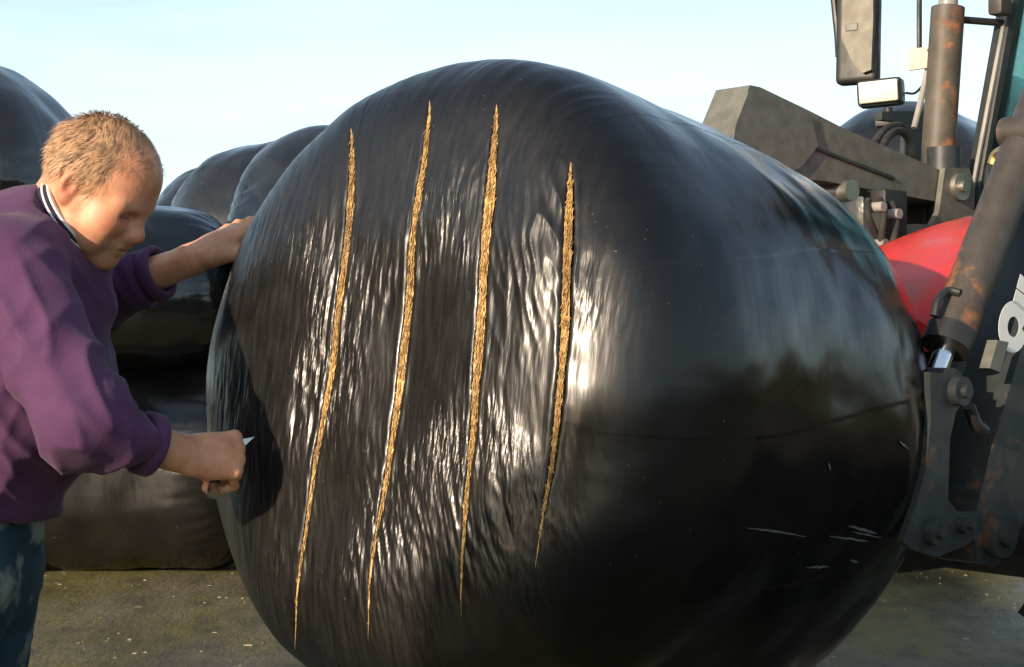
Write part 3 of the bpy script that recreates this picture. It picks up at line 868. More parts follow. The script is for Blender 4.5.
def wheel(s, o, R, w):
    prof = [(R * 0.55, -w * 0.46), (R * 0.62, -w * 0.52), (R * 0.86, -w * 0.54), (R * 0.95, -w * 0.46), (R * 0.985, -w * 0.2), (R * 0.985, w * 0.2), (R * 0.95, w * 0.46), (R * 0.86, w * 0.54), (R * 0.62, w * 0.52), (R * 0.55, w * 0.46)]
    root = empty('wheel'); root.parent = T0; root.location = (s, o, R)
    def lathe(pr, n=48):
        b = bmesh.new()
        rows = [[b.verts.new((r * math.cos(t), y, r * math.sin(t))) for t in np.linspace(0, 2 * math.pi, n, endpoint=False)] for r, y in pr]
        for a, c in zip(rows[:-1], rows[1:]):
            for i in range(n): b.faces.new((a[i], a[(i + 1) % n], c[(i + 1) % n], c[i]))
        return b
    b = lathe(prof)
    for k in range(20):                                   # chevron lugs
        for sgn in (-1, 1):
            t = 2 * math.pi * (k + (0.5 if sgn > 0 else 0)) / 20
            rot = Matrix.Rotation(-t, 3, 'Y') @ Matrix.Rotation(sgn * 0.75, 3, 'X')
            c = Vector((R * 0.99 * math.cos(t), sgn * w * 0.25, R * 0.99 * math.sin(t)))
            box(b, c, (0.07, w * 0.58, 0.045), rot)
    bm_obj('tyre', b, M['rubber'], root)
    b = lathe([(R * 0.56, -w * 0.44), (R * 0.50, -w * 0.34), (R * 0.46, 0.0), (R * 0.40, w * 0.12), (R * 0.16, w * 0.10), (R * 0.15, w * 0.3), (0.002, w * 0.3)])
    bm_obj('rim', b, M['rim'], root)
    return root
for s, o, R, w in ((-1.10, 0.86, 0.56, 0.32), (-1.10, -0.96, 0.56, 0.32), (-3.9, 0.76, 0.82, 0.46), (-3.9, -0.88, 0.82, 0.46)):
    wheel(s, o, R, w)

# cab
YC = -0.06
def bar(name, p0, p1, w, d, mat, parent=T0, bev=0.008):
    p0, p1 = Vector(p0), Vector(p1)
    dz = (p1 - p0).normalized(); dx = Vector((1, 0, 0)) - dz * dz.x; dx.normalize(); dy = dz.cross(dx)
    b = bmesh.new(); box(b, (p0 + p1) / 2, (d, w, (p1 - p0).length), Matrix((dx, dy, dz)).transposed())
    return bm_obj(name, b, mat, parent, bev)
pb, pt = at(975, 196, -0.55), at(1013, -30, -0.55)
dirp = np.array(pt) - np.array(pb); ptt = np.array(pb) + dirp * (2.72 - pb[1]) / dirp[1]
for sy in (-1, 1):
    yb, yt = YC + sy * 0.49, YC + sy * 0.47
    pil = bar('front_pillar', (pb[0], yb, pb[1] - 0.05), (ptt[0], yt, 2.72), 0.055, 0.07, M['dark'])
    bar('pillar_seal', (pb[0] + 0.036, yb - 0.012 * sy, pb[1]), (ptt[0] + 0.036, yt - 0.012 * sy, 2.70), 0.012, 0.012, M['trim'], pil, 0.003)
    bar('rear_pillar', (-3.45, yb - 0.1 * -sy, 1.6), (-3.35, yt, 2.72), 0.06, 0.07, M['dark'])
    b = bmesh.new()
    v = [b.verts.new(c) for c in ((pb[0] - 0.03, yb, pb[1]), (-3.42, yb + 0.06 * sy, 1.62), (-3.35, yt, 2.70), (ptt[0] - 0.03, yt, 2.70))]
    b.faces.new(v); bmesh.ops.solidify(b, geom=b.faces[:], thickness=0.005); bm_obj('side_window', b, M['glass'], T0)
b = bmesh.new()
v = [b.verts.new(c) for c in ((pb[0], YC - 0.465, pb[1] + 0.005), (pb[0], YC + 0.465, pb[1] + 0.005), (ptt[0], YC + 0.445, 2.70), (ptt[0], YC - 0.445, 2.70))]
b.faces.new(v); bmesh.ops.solidify(b, geom=b.faces[:], thickness=0.006); bm_obj('windscreen', b, M['glass'], T0)
bm = bmesh.new(); box(bm, ((ptt[0] - 3.4) / 2, YC, 2.80), (1.45, 1.16, 0.15)); bm_obj('cab_roof', bm, M['dark'], T0, 0.05, 3)
bm = bmesh.new(); box(bm, (pb[0] - 0.02, YC, pb[1] - 0.06), (0.10, 1.0, 0.10)); bm_obj('windscreen_cowl', bm, M['black'], T0, 0.02)
bm = bmesh.new(); box(bm, (-2.75, YC, 1.28), (1.20, 0.92, 0.10)); box(bm, (pb[0] - 0.06, YC, 1.50), (0.08, 0.80, 0.40)); bm_obj('cab_floor', bm, M['black'], T0, 0.02)
bm = bmesh.new(); box(bm, (-2.95, YC, 1.62), (0.42, 0.46, 0.12)); box(bm, (-3.16, YC, 1.95), (0.10, 0.44, 0.55)); bm_obj('driver_seat', bm, M['black'], T0, 0.04, 3)
bm = bmesh.new()
bmesh.ops.create_cone(bm, segments=8, radius1=0.02, radius2=0.02, depth=0.4, matrix=Matrix.Translation((-2.5, YC, 1.72)) @ Matrix.Rotation(0.5, 4, 'Y'))
bm_obj('steering_column', bm, M['black'], T0)
for sy in (-1, 1):
    pts = [(-3.9 + 0.92 * math.cos(t), YC + sy * 0.82, 0.82 + 0.92 * math.sin(t)) for t in np.linspace(math.radians(20), math.radians(165), 14)]
    b = bmesh.new()
    rows = [[b.verts.new((p[0], p[1] + dy, p[2] + (0 if abs(dy) < 0.22 else -0.03))) for dy in (-0.25, -0.2, 0.2, 0.25)] for p in pts]
    for a, c in zip(rows[:-1], rows[1:]):
        for i in range(3): b.faces.new((a[i], a[i + 1], c[i + 1], c[i]))
    bmesh.ops.solidify(b, geom=b.faces[:], thickness=0.012); bm_obj('mudguard', b, M['dark'], T0)

# exhaust stack on the far side
OE = -0.62
e0, e1 = at(935, 200, OE), at(948, 8, OE)
bm = bmesh.new(); cyl(bm, (e0[0], OE, 1.55), (e0[0], OE, e0[1]), 0.05, n=28); cyl(bm, (e0[0], OE, e0[1]), (e1[0], OE, e1[1]), 0.05, n=28)
ex = bm_obj('exhaust', bm, M['exhaust'], T0)
bm = bmesh.new(); cyl(bm, (e1[0], OE, e1[1]), (e1[0] - 0.01, OE, e1[1] + 0.16), 0.029, n=24); bm_obj('exhaust_tip', bm, M['trim'], ex, 0.003)
bm = bmesh.new(); cyl(bm, (e0[0] + 0.02, OE + 0.045, 1.6), (e0[0] + 0.02, OE + 0.045, 1.95), 0.05, n=24); bm_obj('heat_shield', bm, M['dark'], ex, 0.02)
sA, zA = at(965, 22, OE)
bm = bmesh.new(); tube(bm, [(e1[0], OE, zA), at3(1003, 23, -0.53)], 0.011, sub=1); bm_obj('exhaust_stay', bm, M['black'], ex)
bm = bmesh.new(); c = at3(1000, 4, -0.50); box(bm, c, (0.06, 0.05, 0.07)); bm_obj('pillar_hinge', bm, M['rust'], T0, 0.012)

# wing mirror
OM = -1.02
c0, c1 = at(859, 85, OM), at(859, -40, OM)
def mirror():
    zc, hh, hw = (c0[1] + c1[1]) / 2, (c1[1] - c0[1]) / 2, 0.070
    b = bmesh.new(); box(b, (0, 0, 0), (0.055, hw * 2, hh * 2))
    m = bm_obj('wing_mirror', b, M['black'], T0, 0.022, 4)
    m.location = (c0[0], OM, zc); m.rotation_euler = (0, math.radians(-3), math.radians(20))
    b = bmesh.new()
    pl = [(-0.35, hh * 0.95), (0.86, hh * 0.95), (0.92, 0), (0.86, -hh * 0.84), (0.45, -hh * 0.88), (-0.02, -hh * 0.72), (-0.62, -hh * 0.28), (-0.62, hh * 0.30)]
    va = [b.verts.new((0.0285, y * hw, z)) for y, z in pl]; vb = [b.verts.new((0.046, y * hw * 0.96, z * 0.985)) for y, z in pl]
    b.faces.new(vb)
    for i in range(len(pl)): b.faces.new((va[i], va[(i + 1) % len(pl)], vb[(i + 1) % len(pl)], vb[i]))
    bm_obj('mirror_shell', b, M['olive'], m, 0.004, 2)
    b = bmesh.new(); box(b, (0.047, -0.12 * hw, -hh * 0.12), (0.006, 0.040, 0.024)); bm_obj('mirror_mark', b, M['grey'], m, 0.006, 3)
    b = bmesh.new(); box(b, (-0.030, 0, 0), (0.004, hw * 1.8, hh * 1.86)); bm_obj('mirror_glass', b, M['chrome'], m)
    b = bmesh.new(); tube(b, [(c0[0] + 0.0, OM - 0.082, zc - 0.1), (c0[0] + 0.0, OM - 0.084, zc + hh + 0.06), (c0[0] - 0.04, OM + 0.2, zc + hh + 0.12), (ptt[0], YC - 0.47, zc + hh + 0.12)], 0.012)
    bm_obj('mirror_arm', b, M['black'], T0)
mirror()

# work lamp on its bracket in front of the mirror
OL = -0.90
lc = at3(881, 93, OL)
def lamp():
    b = bmesh.new(); box(b, (0, 0, 0), (0.070, 0.142, 0.086)); L = bm_obj('work_lamp', b, M['dark'], T0, 0.018, 3)
    L.location = lc; L.rotation_euler = (0, 0, math.radians(26)); L.rotation_euler.x = math.radians(3)
    b = bmesh.new(); box(b, (0.0395, 0, 0), (0.012, 0.122, 0.068)); bm_obj('lens', b, M['lens'], L, 0.008, 3)
    b = bmesh.new(); cyl(b, (0.0, 0.02, -0.048), (0.0, 0.02, -0.085), 0.014); box(b, (-0.005, 0.035, -0.095), (0.05, 0.11, 0.025)); bm_obj('lamp_foot', b, M['black'], L, 0.004)
    k = at3(905, 120, -0.82)
    b = bmesh.new(); prism(b, [at(*p, -0.80) for p in ((878, 112), (934, 111), (934, 118), (920, 150), (915, 172), (902, 172), (905, 130), (896, 122), (878, 120))], -0.815, -0.785)
    bm_obj('lamp_bracket', b, M['dark'], T0, 0.005)
    b = bmesh.new(); tube(b, [at3(906, 93, -0.88), at3(915, 93, -0.82), at3(924, 84, -0.75)], 0.004); bm_obj('lamp_cable', b, M['black'], L if False else T0)
lamp()
OB = -0.72
bm = bmesh.new(); c = at3(924, 58, OB); box(bm, c, (0.012, 0.112, 0.066)); ap = bm_obj('aerial_plate', bm, M['cream'], T0, 0.004)
for dz in (-0.02, 0.02):
    bm = bmesh.new(); cyl(bm, (c[0] + 0.006, c[1] + 0.022, c[2] + dz), (c[0] + 0.010, c[1] + 0.022, c[2] + dz), 0.004, n=8); bm_obj('plate_screw', bm, M['dark'], ap)
s, z = at(914, 48, OB - 0.04)
bm = bmesh.new(); cyl(bm, (s - 0.02, OB - 0.035, z - 0.05), (s - 0.02, OB - 0.035, z + 0.55), 0.0085, n=10); bm_obj('aerial', bm, M['black'], T0)
bm = bmesh.new(); tube(bm, [at3(928, 68, OB), at3(921, 100, OB), at3(914, 128, OB)], 0.0095, sub=2); bm_obj('aerial_stem', bm, M['trim'], T0)
bm = bmesh.new(); tube(bm, [at3(940, 34, OE), at3(932, 42, OE - 0.04), at3(930, 52, OB)], 0.004); bm_obj('cable', bm, M['black'], T0)
# hoses and pipes heaped behind the far arm and below it
for k, pts in enumerate([[(870, 150, -0.6), (885, 130, -0.66), (900, 126, -0.7), (908, 140, -0.7), (906, 175, -0.66)],
                         [(876, 155, -0.6), (890, 135, -0.63), (903, 132, -0.66), (912, 150, -0.66), (909, 180, -0.62)],
                         [(868, 200, -0.46), (868, 215, -0.44), (876, 235, -0.44), (886, 250, -0.44)],
                         [(880, 200, -0.46), (884, 212, -0.42), (882, 240, -0.42), (890, 262, -0.42)],
                         [(892, 203, -0.46), (896, 225, -0.42), (890, 255, -0.4)]]):
    bm = bmesh.new(); tube(bm, [at3(*p) for p in pts], 0.012 if k < 2 else 0.010); bm_obj('hydraulic_hose', bm, M['rubber'], T0)
for px, py in ((878, 207), (894, 214), (880, 244)):
    c = at3(px, py, -0.43); bm = bmesh.new(); cyl(bm, (c[0], c[1] - 0.03, c[2]), (c[0], c[1] + 0.02, c[2]), 0.014, n=12); bm_obj('hose_coupling', bm, M['trim'], T0, 0.003)
bm = bmesh.new(); box(bm, (at(885, 230, -0.50)[0], -0.50, at(885, 230, -0.50)[1]), (0.10, 0.08, 0.22)); bm_obj('valve_block', bm, M['black'], T0, 0.01)
c = at3(838, 188, OF + 0.03); bm = bmesh.new(); cyl(bm, (c[0], OF - 0.03, c[2] - 0.01), (c[0], OF + 0.08, c[2] - 0.01), 0.03, n=16); bm_obj('knee_pin', bm, M['bolt'], arm_far, 0.004)

# ------------------------------------------------------------------ person (distance-field modelling)
class Field:
    def __init__(s, lo, hi, h):
        s.lo, s.h = np.array(lo, float), h
        s.n = np.ceil((np.array(hi) - s.lo) / h).astype(int) + 1
        s.D = np.full(s.n, 1e3, np.float32)
    def sub(s, a, b):
        i0 = np.clip(np.floor((a - s.lo) / s.h).astype(int), 0, s.n); i1 = np.clip(np.ceil((b - s.lo) / s.h).astype(int) + 1, 0, s.n)
        if np.any(i1 <= i0): return None
        ax = [s.lo[k] + s.h * np.arange(i0[k], i1[k]) for k in range(3)]
        return tuple(slice(i0[k], i1[k]) for k in range(3)), np.meshgrid(*ax, indexing='ij', sparse=True)
    def merge(s, sl, d, k, cut=False):
        A = s.D[sl]
        if cut:
            B = -d
            if k > 0:
                h = np.clip(k - np.abs(A - B), 0, None) / k; s.D[sl] = np.maximum(A, B) + h * h * k * 0.25
            else: s.D[sl] = np.maximum(A, B)
        else:
            if k > 0:
                h = np.clip(k - np.abs(A - d), 0, None) / k; s.D[sl] = np.minimum(A, d) - h * h * k * 0.25
            else: s.D[sl] = np.minimum(A, d)
    def cone(s, a, b, ra, rb, k=0.02, sy=1.0, cut=False):
        """tapered rounded limb from a to b; sy widens it along world y"""
        a, b = np.array(a, float), np.array(b, float)
        m = max(ra, rb) * max(1, sy) + k + 3 * s.h
        r = s.sub(np.minimum(a, b) - m, np.maximum(a, b) + m)
        if r is None: return s
        sl, (x, y, z) = r
        c = b - a; c2 = c.copy(); c2[1] /= sy
        px, py, pz = x - a[0], (y - a[1]) / sy, z - a[2]
        t = np.clip((px * c2[0] + py * c2[1] + pz * c2[2]) / max(c2 @ c2, 1e-12), 0, 1)
        d = np.sqrt((px - t * c2[0]) ** 2 + (py - t * c2[1]) ** 2 + (pz - t * c2[2]) ** 2) - (ra + (rb - ra) * t)
        s.merge(sl, d, k, cut); return s
    def ell(s, c, rad, R=None, k=0.02, cut=False):
        """ellipsoid, axes = columns of R"""
        c, rad = np.array(c, float), np.array(rad, float)
        R = np.eye(3) if R is None else R
        m = rad.max() + k + 3 * s.h
        r = s.sub(c - m, c + m)
        if r is None: return s
        sl, (x, y, z) = r
        X_, Y_, Z_ = x - c[0], y - c[1], z - c[2]
        q = [(X_ * R[0, i] + Y_ * R[1, i] + Z_ * R[2, i]) / rad[i] for i in range(3)]
        k0 = np.sqrt(q[0] ** 2 + q[1] ** 2 + q[2] ** 2); k1 = np.sqrt((q[0] / rad[0]) ** 2 + (q[1] / rad[1]) ** 2 + (q[2] / rad[2]) ** 2)
        d = k0 * (k0 - 1) / np.maximum(k1, 1e-6)
        s.merge(sl, d, k, cut); return s
    def disc_cut(s, p, axis, r):
        """remove a round plug that starts at p and runs along axis"""
        ax = [s.lo[k] + s.h * np.arange(s.n[k]) for k in range(3)]
        x, y, z = np.meshgrid(*ax, indexing='ij', sparse=True)
        t = (x - p[0]) * axis[0] + (y - p[1]) * axis[1] + (z - p[2]) * axis[2]
        rad = np.sqrt(np.maximum((x - p[0]) ** 2 + (y - p[1]) ** 2 + (z - p[2]) ** 2 - t * t, 0))
        s.D = np.maximum(s.D, -np.maximum(rad - r, -t)).astype(np.float32); return s
    def plane(s, p, nrm):
        """cut away everything on the side the normal points to"""
        ax = [s.lo[k] + s.h * np.arange(s.n[k]) for k in range(3)]
        x, y, z = np.meshgrid(*ax, indexing='ij', sparse=True)
        nrm = np.array(nrm, float); nrm /= np.linalg.norm(nrm)
        s.D = np.maximum(s.D, (x - p[0]) * nrm[0] + (y - p[1]) * nrm[1] + (z - p[2]) * nrm[2]).astype(np.float32); return s
    def mesh(s):
        """surface nets -> verts, quads"""
        D = s.D.copy()
        for k in range(3):                       # close at the borders
            sl = [slice(None)] * 3; sl[k] = 0; D[tuple(sl)] = 1; sl[k] = -1; D[tuple(sl)] = 1
        ins = D < 0
        n = np.array(D.shape) - 1
        cnt = np.zeros(n, np.int8); acc = np.zeros((*n, 3), np.float32)
        for ax in range(3):
            o1, o2 = [k for k in range(3) if k != ax]
            for u in (0, 1):
                for w in (0, 1):
                    a = [slice(0, n[k]) for k in range(3)]; b = list(a)
                    a[o1] = b[o1] = slice(u, u + n[o1]); a[o2] = b[o2] = slice(w, w + n[o2])
                    b[ax] = slice(1, 1 + n[ax])
                    da, db = D[tuple(a)], D[tuple(b)]
                    ch = ins[tuple(a)] != ins[tuple(b)]
                    idx = np.nonzero(ch)
                    t = da[idx] / (da[idx] - db[idx])
                    cnt[idx] += 1
                    acc[idx + (np.full(len(t), ax),)] += t
                    acc[idx + (np.full(len(t), o1),)] += u
                    acc[idx + (np.full(len(t), o2),)] += w
        cells = np.nonzero(cnt)
        vid = np.full(n, -1, np.int64); vid[cells] = np.arange(len(cells[0]))
        v = (np.stack(cells, 1) + acc[cells] / cnt[cells][:, None]) * s.h + s.lo
        F = []
        for ax in range(3):
            o1, o2 = (ax + 1) % 3, (ax + 2) % 3
            a = [slice(None)] * 3; b = [slice(None)] * 3
            a[ax] = slice(0, -1); b[ax] = slice(1, None)
            ia, ib = ins[tuple(a)], ins[tuple(b)]
            for flip in (False, True):
                ch = np.stack(np.nonzero((ia & ~ib) if not flip else (~ia & ib)), 1)
                ch = ch[(ch[:, o1] > 0) & (ch[:, o2] > 0) & (ch[:, o1] < n[o1]) & (ch[:, o2] < n[o2])]
                if not len(ch): continue
                q = []
                for du, dw in ((0, 0), (-1, 0), (-1, -1), (0, -1)):
                    c = ch.copy(); c[:, o1] += du; c[:, o2] += dw
                    q.append(vid[c[:, 0], c[:, 1], c[:, 2]])
                q = np.stack(q, 1)
                F.append(q[:, ::-1] if flip else q)
        return v, np.concatenate(F)

def vnormals(v, F):
    n = np.zeros_like(v)
    fn = np.cross(v[F[:, 2]] - v[F[:, 0]], v[F[:, 3]] - v[F[:, 1]])
    for k in range(4): np.add.at(n, F[:, k], fn)
    return n / np.maximum(np.linalg.norm(n, axis=1)[:, None], 1e-12)

def unit(v): v = np.array(v, float); return v / np.linalg.norm(v)

# joints
J = dict(
    pelvis=P(-36, 540, 3.10), belly=P(26, 400, 3.09), chest=P(28, 290, 3.09), upback=P(-8, 262, 3.10), neck=P(50, 226, 3.09),
    shR=P(6, 268, 2.91), elR=P(84, 424, 2.80), wrR=P(187, 456, 2.93),
    shL=P(48, 240, 3.28), elL=P(88, 300, 3.46), wrL=P(203, 255, 3.37))
HS = 1.0                                              # head scale
yaw, pit = math.radians(10), math.radians(35)
hf = np.array([math.cos(yaw) * math.cos(pit), -math.sin(yaw) * math.cos(pit), -math.sin(pit)])     # face direction
hr = unit(np.cross(hf, [0, 0, 1]))                      # the man's right (towards the camera)
hu = np.cross(hr, hf)
roll = math.radians(-4); hr, hu = hr * math.cos(roll) + hu * math.sin(roll), hu * math.cos(roll) - hr * math.sin(roll)
HR = np.stack([hf, hr, hu], 1)
HO = P(94, 190, 3.07)                                   # midpoint between the ears
def H(f, r, u): return HO + HR @ (np.array([f, r, u * (0.88 if u < 0 else 1.0)]) * HS)

def head(Fd):
    e = lambda c, rad, k=0.02, cut=False, R=HR: Fd.ell(H(*c), np.array(rad) * HS, R, k, cut)
    c = lambda a, b, ra, rb, k=0.012, cut=False: Fd.cone(H(*a), H(*b), ra * HS, rb * HS, k, 1.0, cut)
    e((-0.004, 0, 0.048), (0.100, 0.077, 0.090))         # cranium
    e((0.030, 0, 0.040), (0.072, 0.068, 0.075), 0.03)    # forehead
    e((0.040, 0, -0.030), (0.060, 0.060, 0.072), 0.04)   # face
    for s in (-1, 1):
        c((0.010, 0.060 * s, -0.035), (0.020, 0.052 * s, -0.075), 0.018, 0.020, 0.03)     # jaw angle
        c((0.020, 0.050 * s, -0.078), (0.080, 0.012 * s, -0.104), 0.021, 0.018, 0.03)     # jaw line
        e((0.066, 0.044 * s, -0.022), (0.028, 0.026, 0.024), 0.03)                        # cheek
        e((0.056, 0.048 * s, -0.062), (0.030, 0.020, 0.032), 0.03)                        # jowl
        e((0.099, 0.032 * s, 0.006), (0.024, 0.020, 0.015), 0.012, True)                  # eye socket
        e((0.074, 0.032 * s, 0.004), (0.0135, 0.0155, 0.0125), 0.003)                     # eyeball and lid
        c((0.094, 0.014 * s, 0.025), (0.078, 0.052 * s, 0.022), 0.0095, 0.009, 0.022)      # brow
        c((0.088, 0.024 * s, -0.006), (0.080, 0.046 * s, -0.004), 0.006, 0.005, 0.008)    # lower lid bag
        c((0.0885, 0.021 * s, 0.0005), (0.0860, 0.042 * s, -0.0005), 0.0016, 0.0016, 0.002, True)     # closed lid line
        c((0.100, 0.022 * s, -0.036), (0.088, 0.036 * s, -0.066), 0.0022, 0.0022, 0.006, True)         # nasolabial fold
        c((0.0955, 0.006 * s, -0.042), (0.106, 0.009 * s, -0.0415), 0.0035, 0.003, 0.003, True) if False else None
        e((0.101, 0.013 * s, -0.032), (0.014, 0.0105, 0.011), 0.008)                      # nostril wing
    c((0.093, 0, 0.020), (0.110, 0, -0.022), 0.010, 0.013, 0.014)                          # nose bridge
    Fd.ell(H(0.112, 0, -0.026), np.array((0.0165, 0.0160, 0.0148)) * HS, HR, 0.008)         # nose tip
    e((0.090, 0, -0.058), (0.022, 0.030, 0.020), 0.02)                                     # muzzle
    c((0.103, 0.018, -0.060), (0.103, -0.018, -0.060), 0.0062, 0.0062, 0.006)              # upper lip
    c((0.100, 0.016, -0.072), (0.100, -0.016, -0.072), 0.0070, 0.0070, 0.006)              # lower lip
    Fd.cone(H(0.111, 0.024, -0.067), H(0.111, -0.024, -0.067), 0.0042, 0.0042, 0.003, 1.0, True)
    e((0.086, 0, -0.098), (0.020, 0.022, 0.016), 0.018)                                    # chin
    e((0.040, 0, -0.100), (0.040, 0.034, 0.020), 0.03)                                     # under chin
    for s in (-1, 1):                                                                      # ears
        Re = HR @ np.array([[0.94, 0.34 * s, 0], [-0.34 * s, 0.94, 0], [0, 0, 1]])
        Fd.ell(H(-0.010, 0.081 * s, 0.000), np.array((0.019, 0.0085, 0.033)) * HS, Re, 0.006)
        Fd.ell(H(-0.004, 0.092 * s, 0.004), np.array((0.0115, 0.010, 0.020)) * HS, Re, 0.004, True)
        Fd.ell(H(-0.004, 0.080 * s, -0.026), np.array((0.010, 0.007, 0.011)) * HS, Re, 0.006)
    Fd.cone(H(-0.030, 0, -0.02), J['neck'] + np.array([-0.005, 0, -0.02]), 0.062, 0.070, 0.03)
    Fd.cone(H(0.020, 0, -0.075), J['neck'] + np.array([0.045, 0, -0.03]), 0.040, 0.050, 0.03)

def hand_right(Fd):
    w = J['wrR']; d = unit(P(238, 458, 2.985) - w)                     # towards the knuckles
    back = unit(np.array([0.10, -0.88, 0.47])); back = unit(back - d * (back @ d))
    up = np.cross(back, d); up = up if up[2] > 0 else -up
    Q = lambda f, u, b: w + d * f + up * u + back * b
    for i, (u, L) in enumerate(((0.033, 0.088), (0.011, 0.090), (-0.011, 0.086), (-0.032, 0.078))):
        Fd.cone(Q(0.006, u * 0.6, 0.002), Q(L, u, 0.010), 0.018, 0.0135, 0.014)
        kn = Q(L, u, 0.008); rr = (0.0105, 0.0108, 0.0102, 0.0092)[i]
        p1 = Q(L + 0.018, u - 0.008, -0.030); p2 = Q(L - 0.016, u - 0.012, -0.050); p3 = Q(L - 0.034, u - 0.012, -0.034)
        Fd.cone(kn, p1, rr * 1.05, rr * 0.95, 0.003); Fd.cone(p1, p2, rr * 0.95, rr * 0.9, 0.003); Fd.cone(p2, p3, rr * 0.95, rr * 0.88, 0.005)
        Fd.ell(Q(L + 0.002, u, 0.014), (0.0125, 0.0125, 0.0125), None, 0.008)
    Fd.ell(Q(0.045, 0.0, -0.006), (0.045, 0.030, 0.036), None, 0.02)
    Fd.cone(Q(0.020, 0.022, -0.012), Q(0.052, 0.044, -0.026), 0.018, 0.014, 0.014)      # thumb root
    Fd.cone(Q(0.052, 0.044, -0.026), Q(0.085, 0.046, -0.036), 0.0125, 0.0112, 0.006)
    Fd.cone(Q(0.085, 0.046, -0.036), Q(0.108, 0.038, -0.042), 0.0112, 0.0092, 0.005)
    return Q

def hand_left(Fd):
    w = J['wrL']; d = unit(P(236, 234, 3.40) - w)
    back = unit(np.array([-0.35, -0.42, 0.84])); back = unit(back - d * (back @ d))
    side = np.cross(d, back); side = side if side[1] < 0 else -side       # thumb side, towards the camera
    Q = lambda f, t, b: w + d * f + side * t + back * b
    for i, (u, L, FL) in enumerate(((0.034, 0.088, 0.074), (0.011, 0.092, 0.082), (-0.012, 0.088, 0.076), (-0.034, 0.080, 0.060))):
        rr = (0.0105, 0.0108, 0.0102, 0.0092)[i]
        Fd.cone(Q(0.006, u * 0.6, 0), Q(L, u, 0.004), 0.0175, 0.0135, 0.014)
        a = Q(L, u, 0.002); b = Q(L + FL * 0.45, u * 1.25, 0.002); c = Q(L + FL * 0.75, u * 1.35, -0.010); e = Q(L + FL, u * 1.4, -0.026)
        Fd.cone(a, b, rr * 1.02, rr * 0.95, 0.003); Fd.cone(b, c, rr * 0.95, rr * 0.9, 0.003); Fd.cone(c, e, rr * 0.92, rr * 0.8, 0.005)
    Fd.ell(Q(0.045, 0, -0.006), (0.046, 0.036, 0.026), None, 0.02)
    Fd.cone(Q(0.012, 0.022, -0.006), Q(0.050, 0.048, -0.020), 0.0185, 0.0145, 0.014)
    Fd.cone(Q(0.050, 0.048, -0.020), Q(0.082, 0.056, -0.030), 0.0125, 0.0112, 0.006)
    Fd.cone(Q(0.082, 0.056, -0.030), Q(0.106, 0.054, -0.036), 0.0112, 0.0090, 0.005)

def forearm(Fd, el, wr):
    d = unit(wr - el); L = np.linalg.norm(wr - el)
    Fd.cone(el, el + d * L * 0.30, 0.042, 0.043, 0.02); Fd.cone(el + d * L * 0.30, wr - d * 0.02, 0.043, 0.028, 0.02); Fd.cone(wr - d * 0.03, wr + d * 0.02, 0.028, 0.027, 0.02)

def body_core(Fd):
    for a, b, ra, rb, sy in (('chest', 'belly', 0.125, 0.135, 1.25), ('belly', 'pelvis', 0.120, 0.105, 1.3), ('upback', 'belly', 0.10, 0.12, 1.4)):
        Fd.cone(J[a], J[b], ra, rb, 0.03, sy)
    Fd.cone(J['shR'], J['shL'], 0.065, 0.065, 0.04)
    Fd.cone(J['neck'], J['chest'], 0.06, 0.10, 0.04)
    Fd.cone(J['shR'], J['elR'], 0.060, 0.047, 0.02); Fd.cone(J['shL'], J['elL'], 0.060, 0.047, 0.02)
    for s, yh in ((-1, 2.99), (1, 3.21)):
        hip, kn, an = leg(s)
        Fd.cone(hip, kn, 0.085, 0.058, 0.03); Fd.cone(kn, an, 0.058, 0.040, 0.02); Fd.cone(an, an + np.array([0.16, 0, -0.035]), 0.040, 0.034, 0.02)
def leg(s):
    hip = J['pelvis'] + np.array([0.0, 0.10 * s, -0.06])
    if s < 0: return hip, np.array([hip[0] - 0.12, hip[1] - 0.01, 0.50]), np.array([hip[0] - 0.26, hip[1], 0.085])
    return hip, np.array([hip[0] - 0.06, hip[1] + 0.03, 0.51]), np.array([hip[0] - 0.16, hip[1] + 0.05, 0.085])

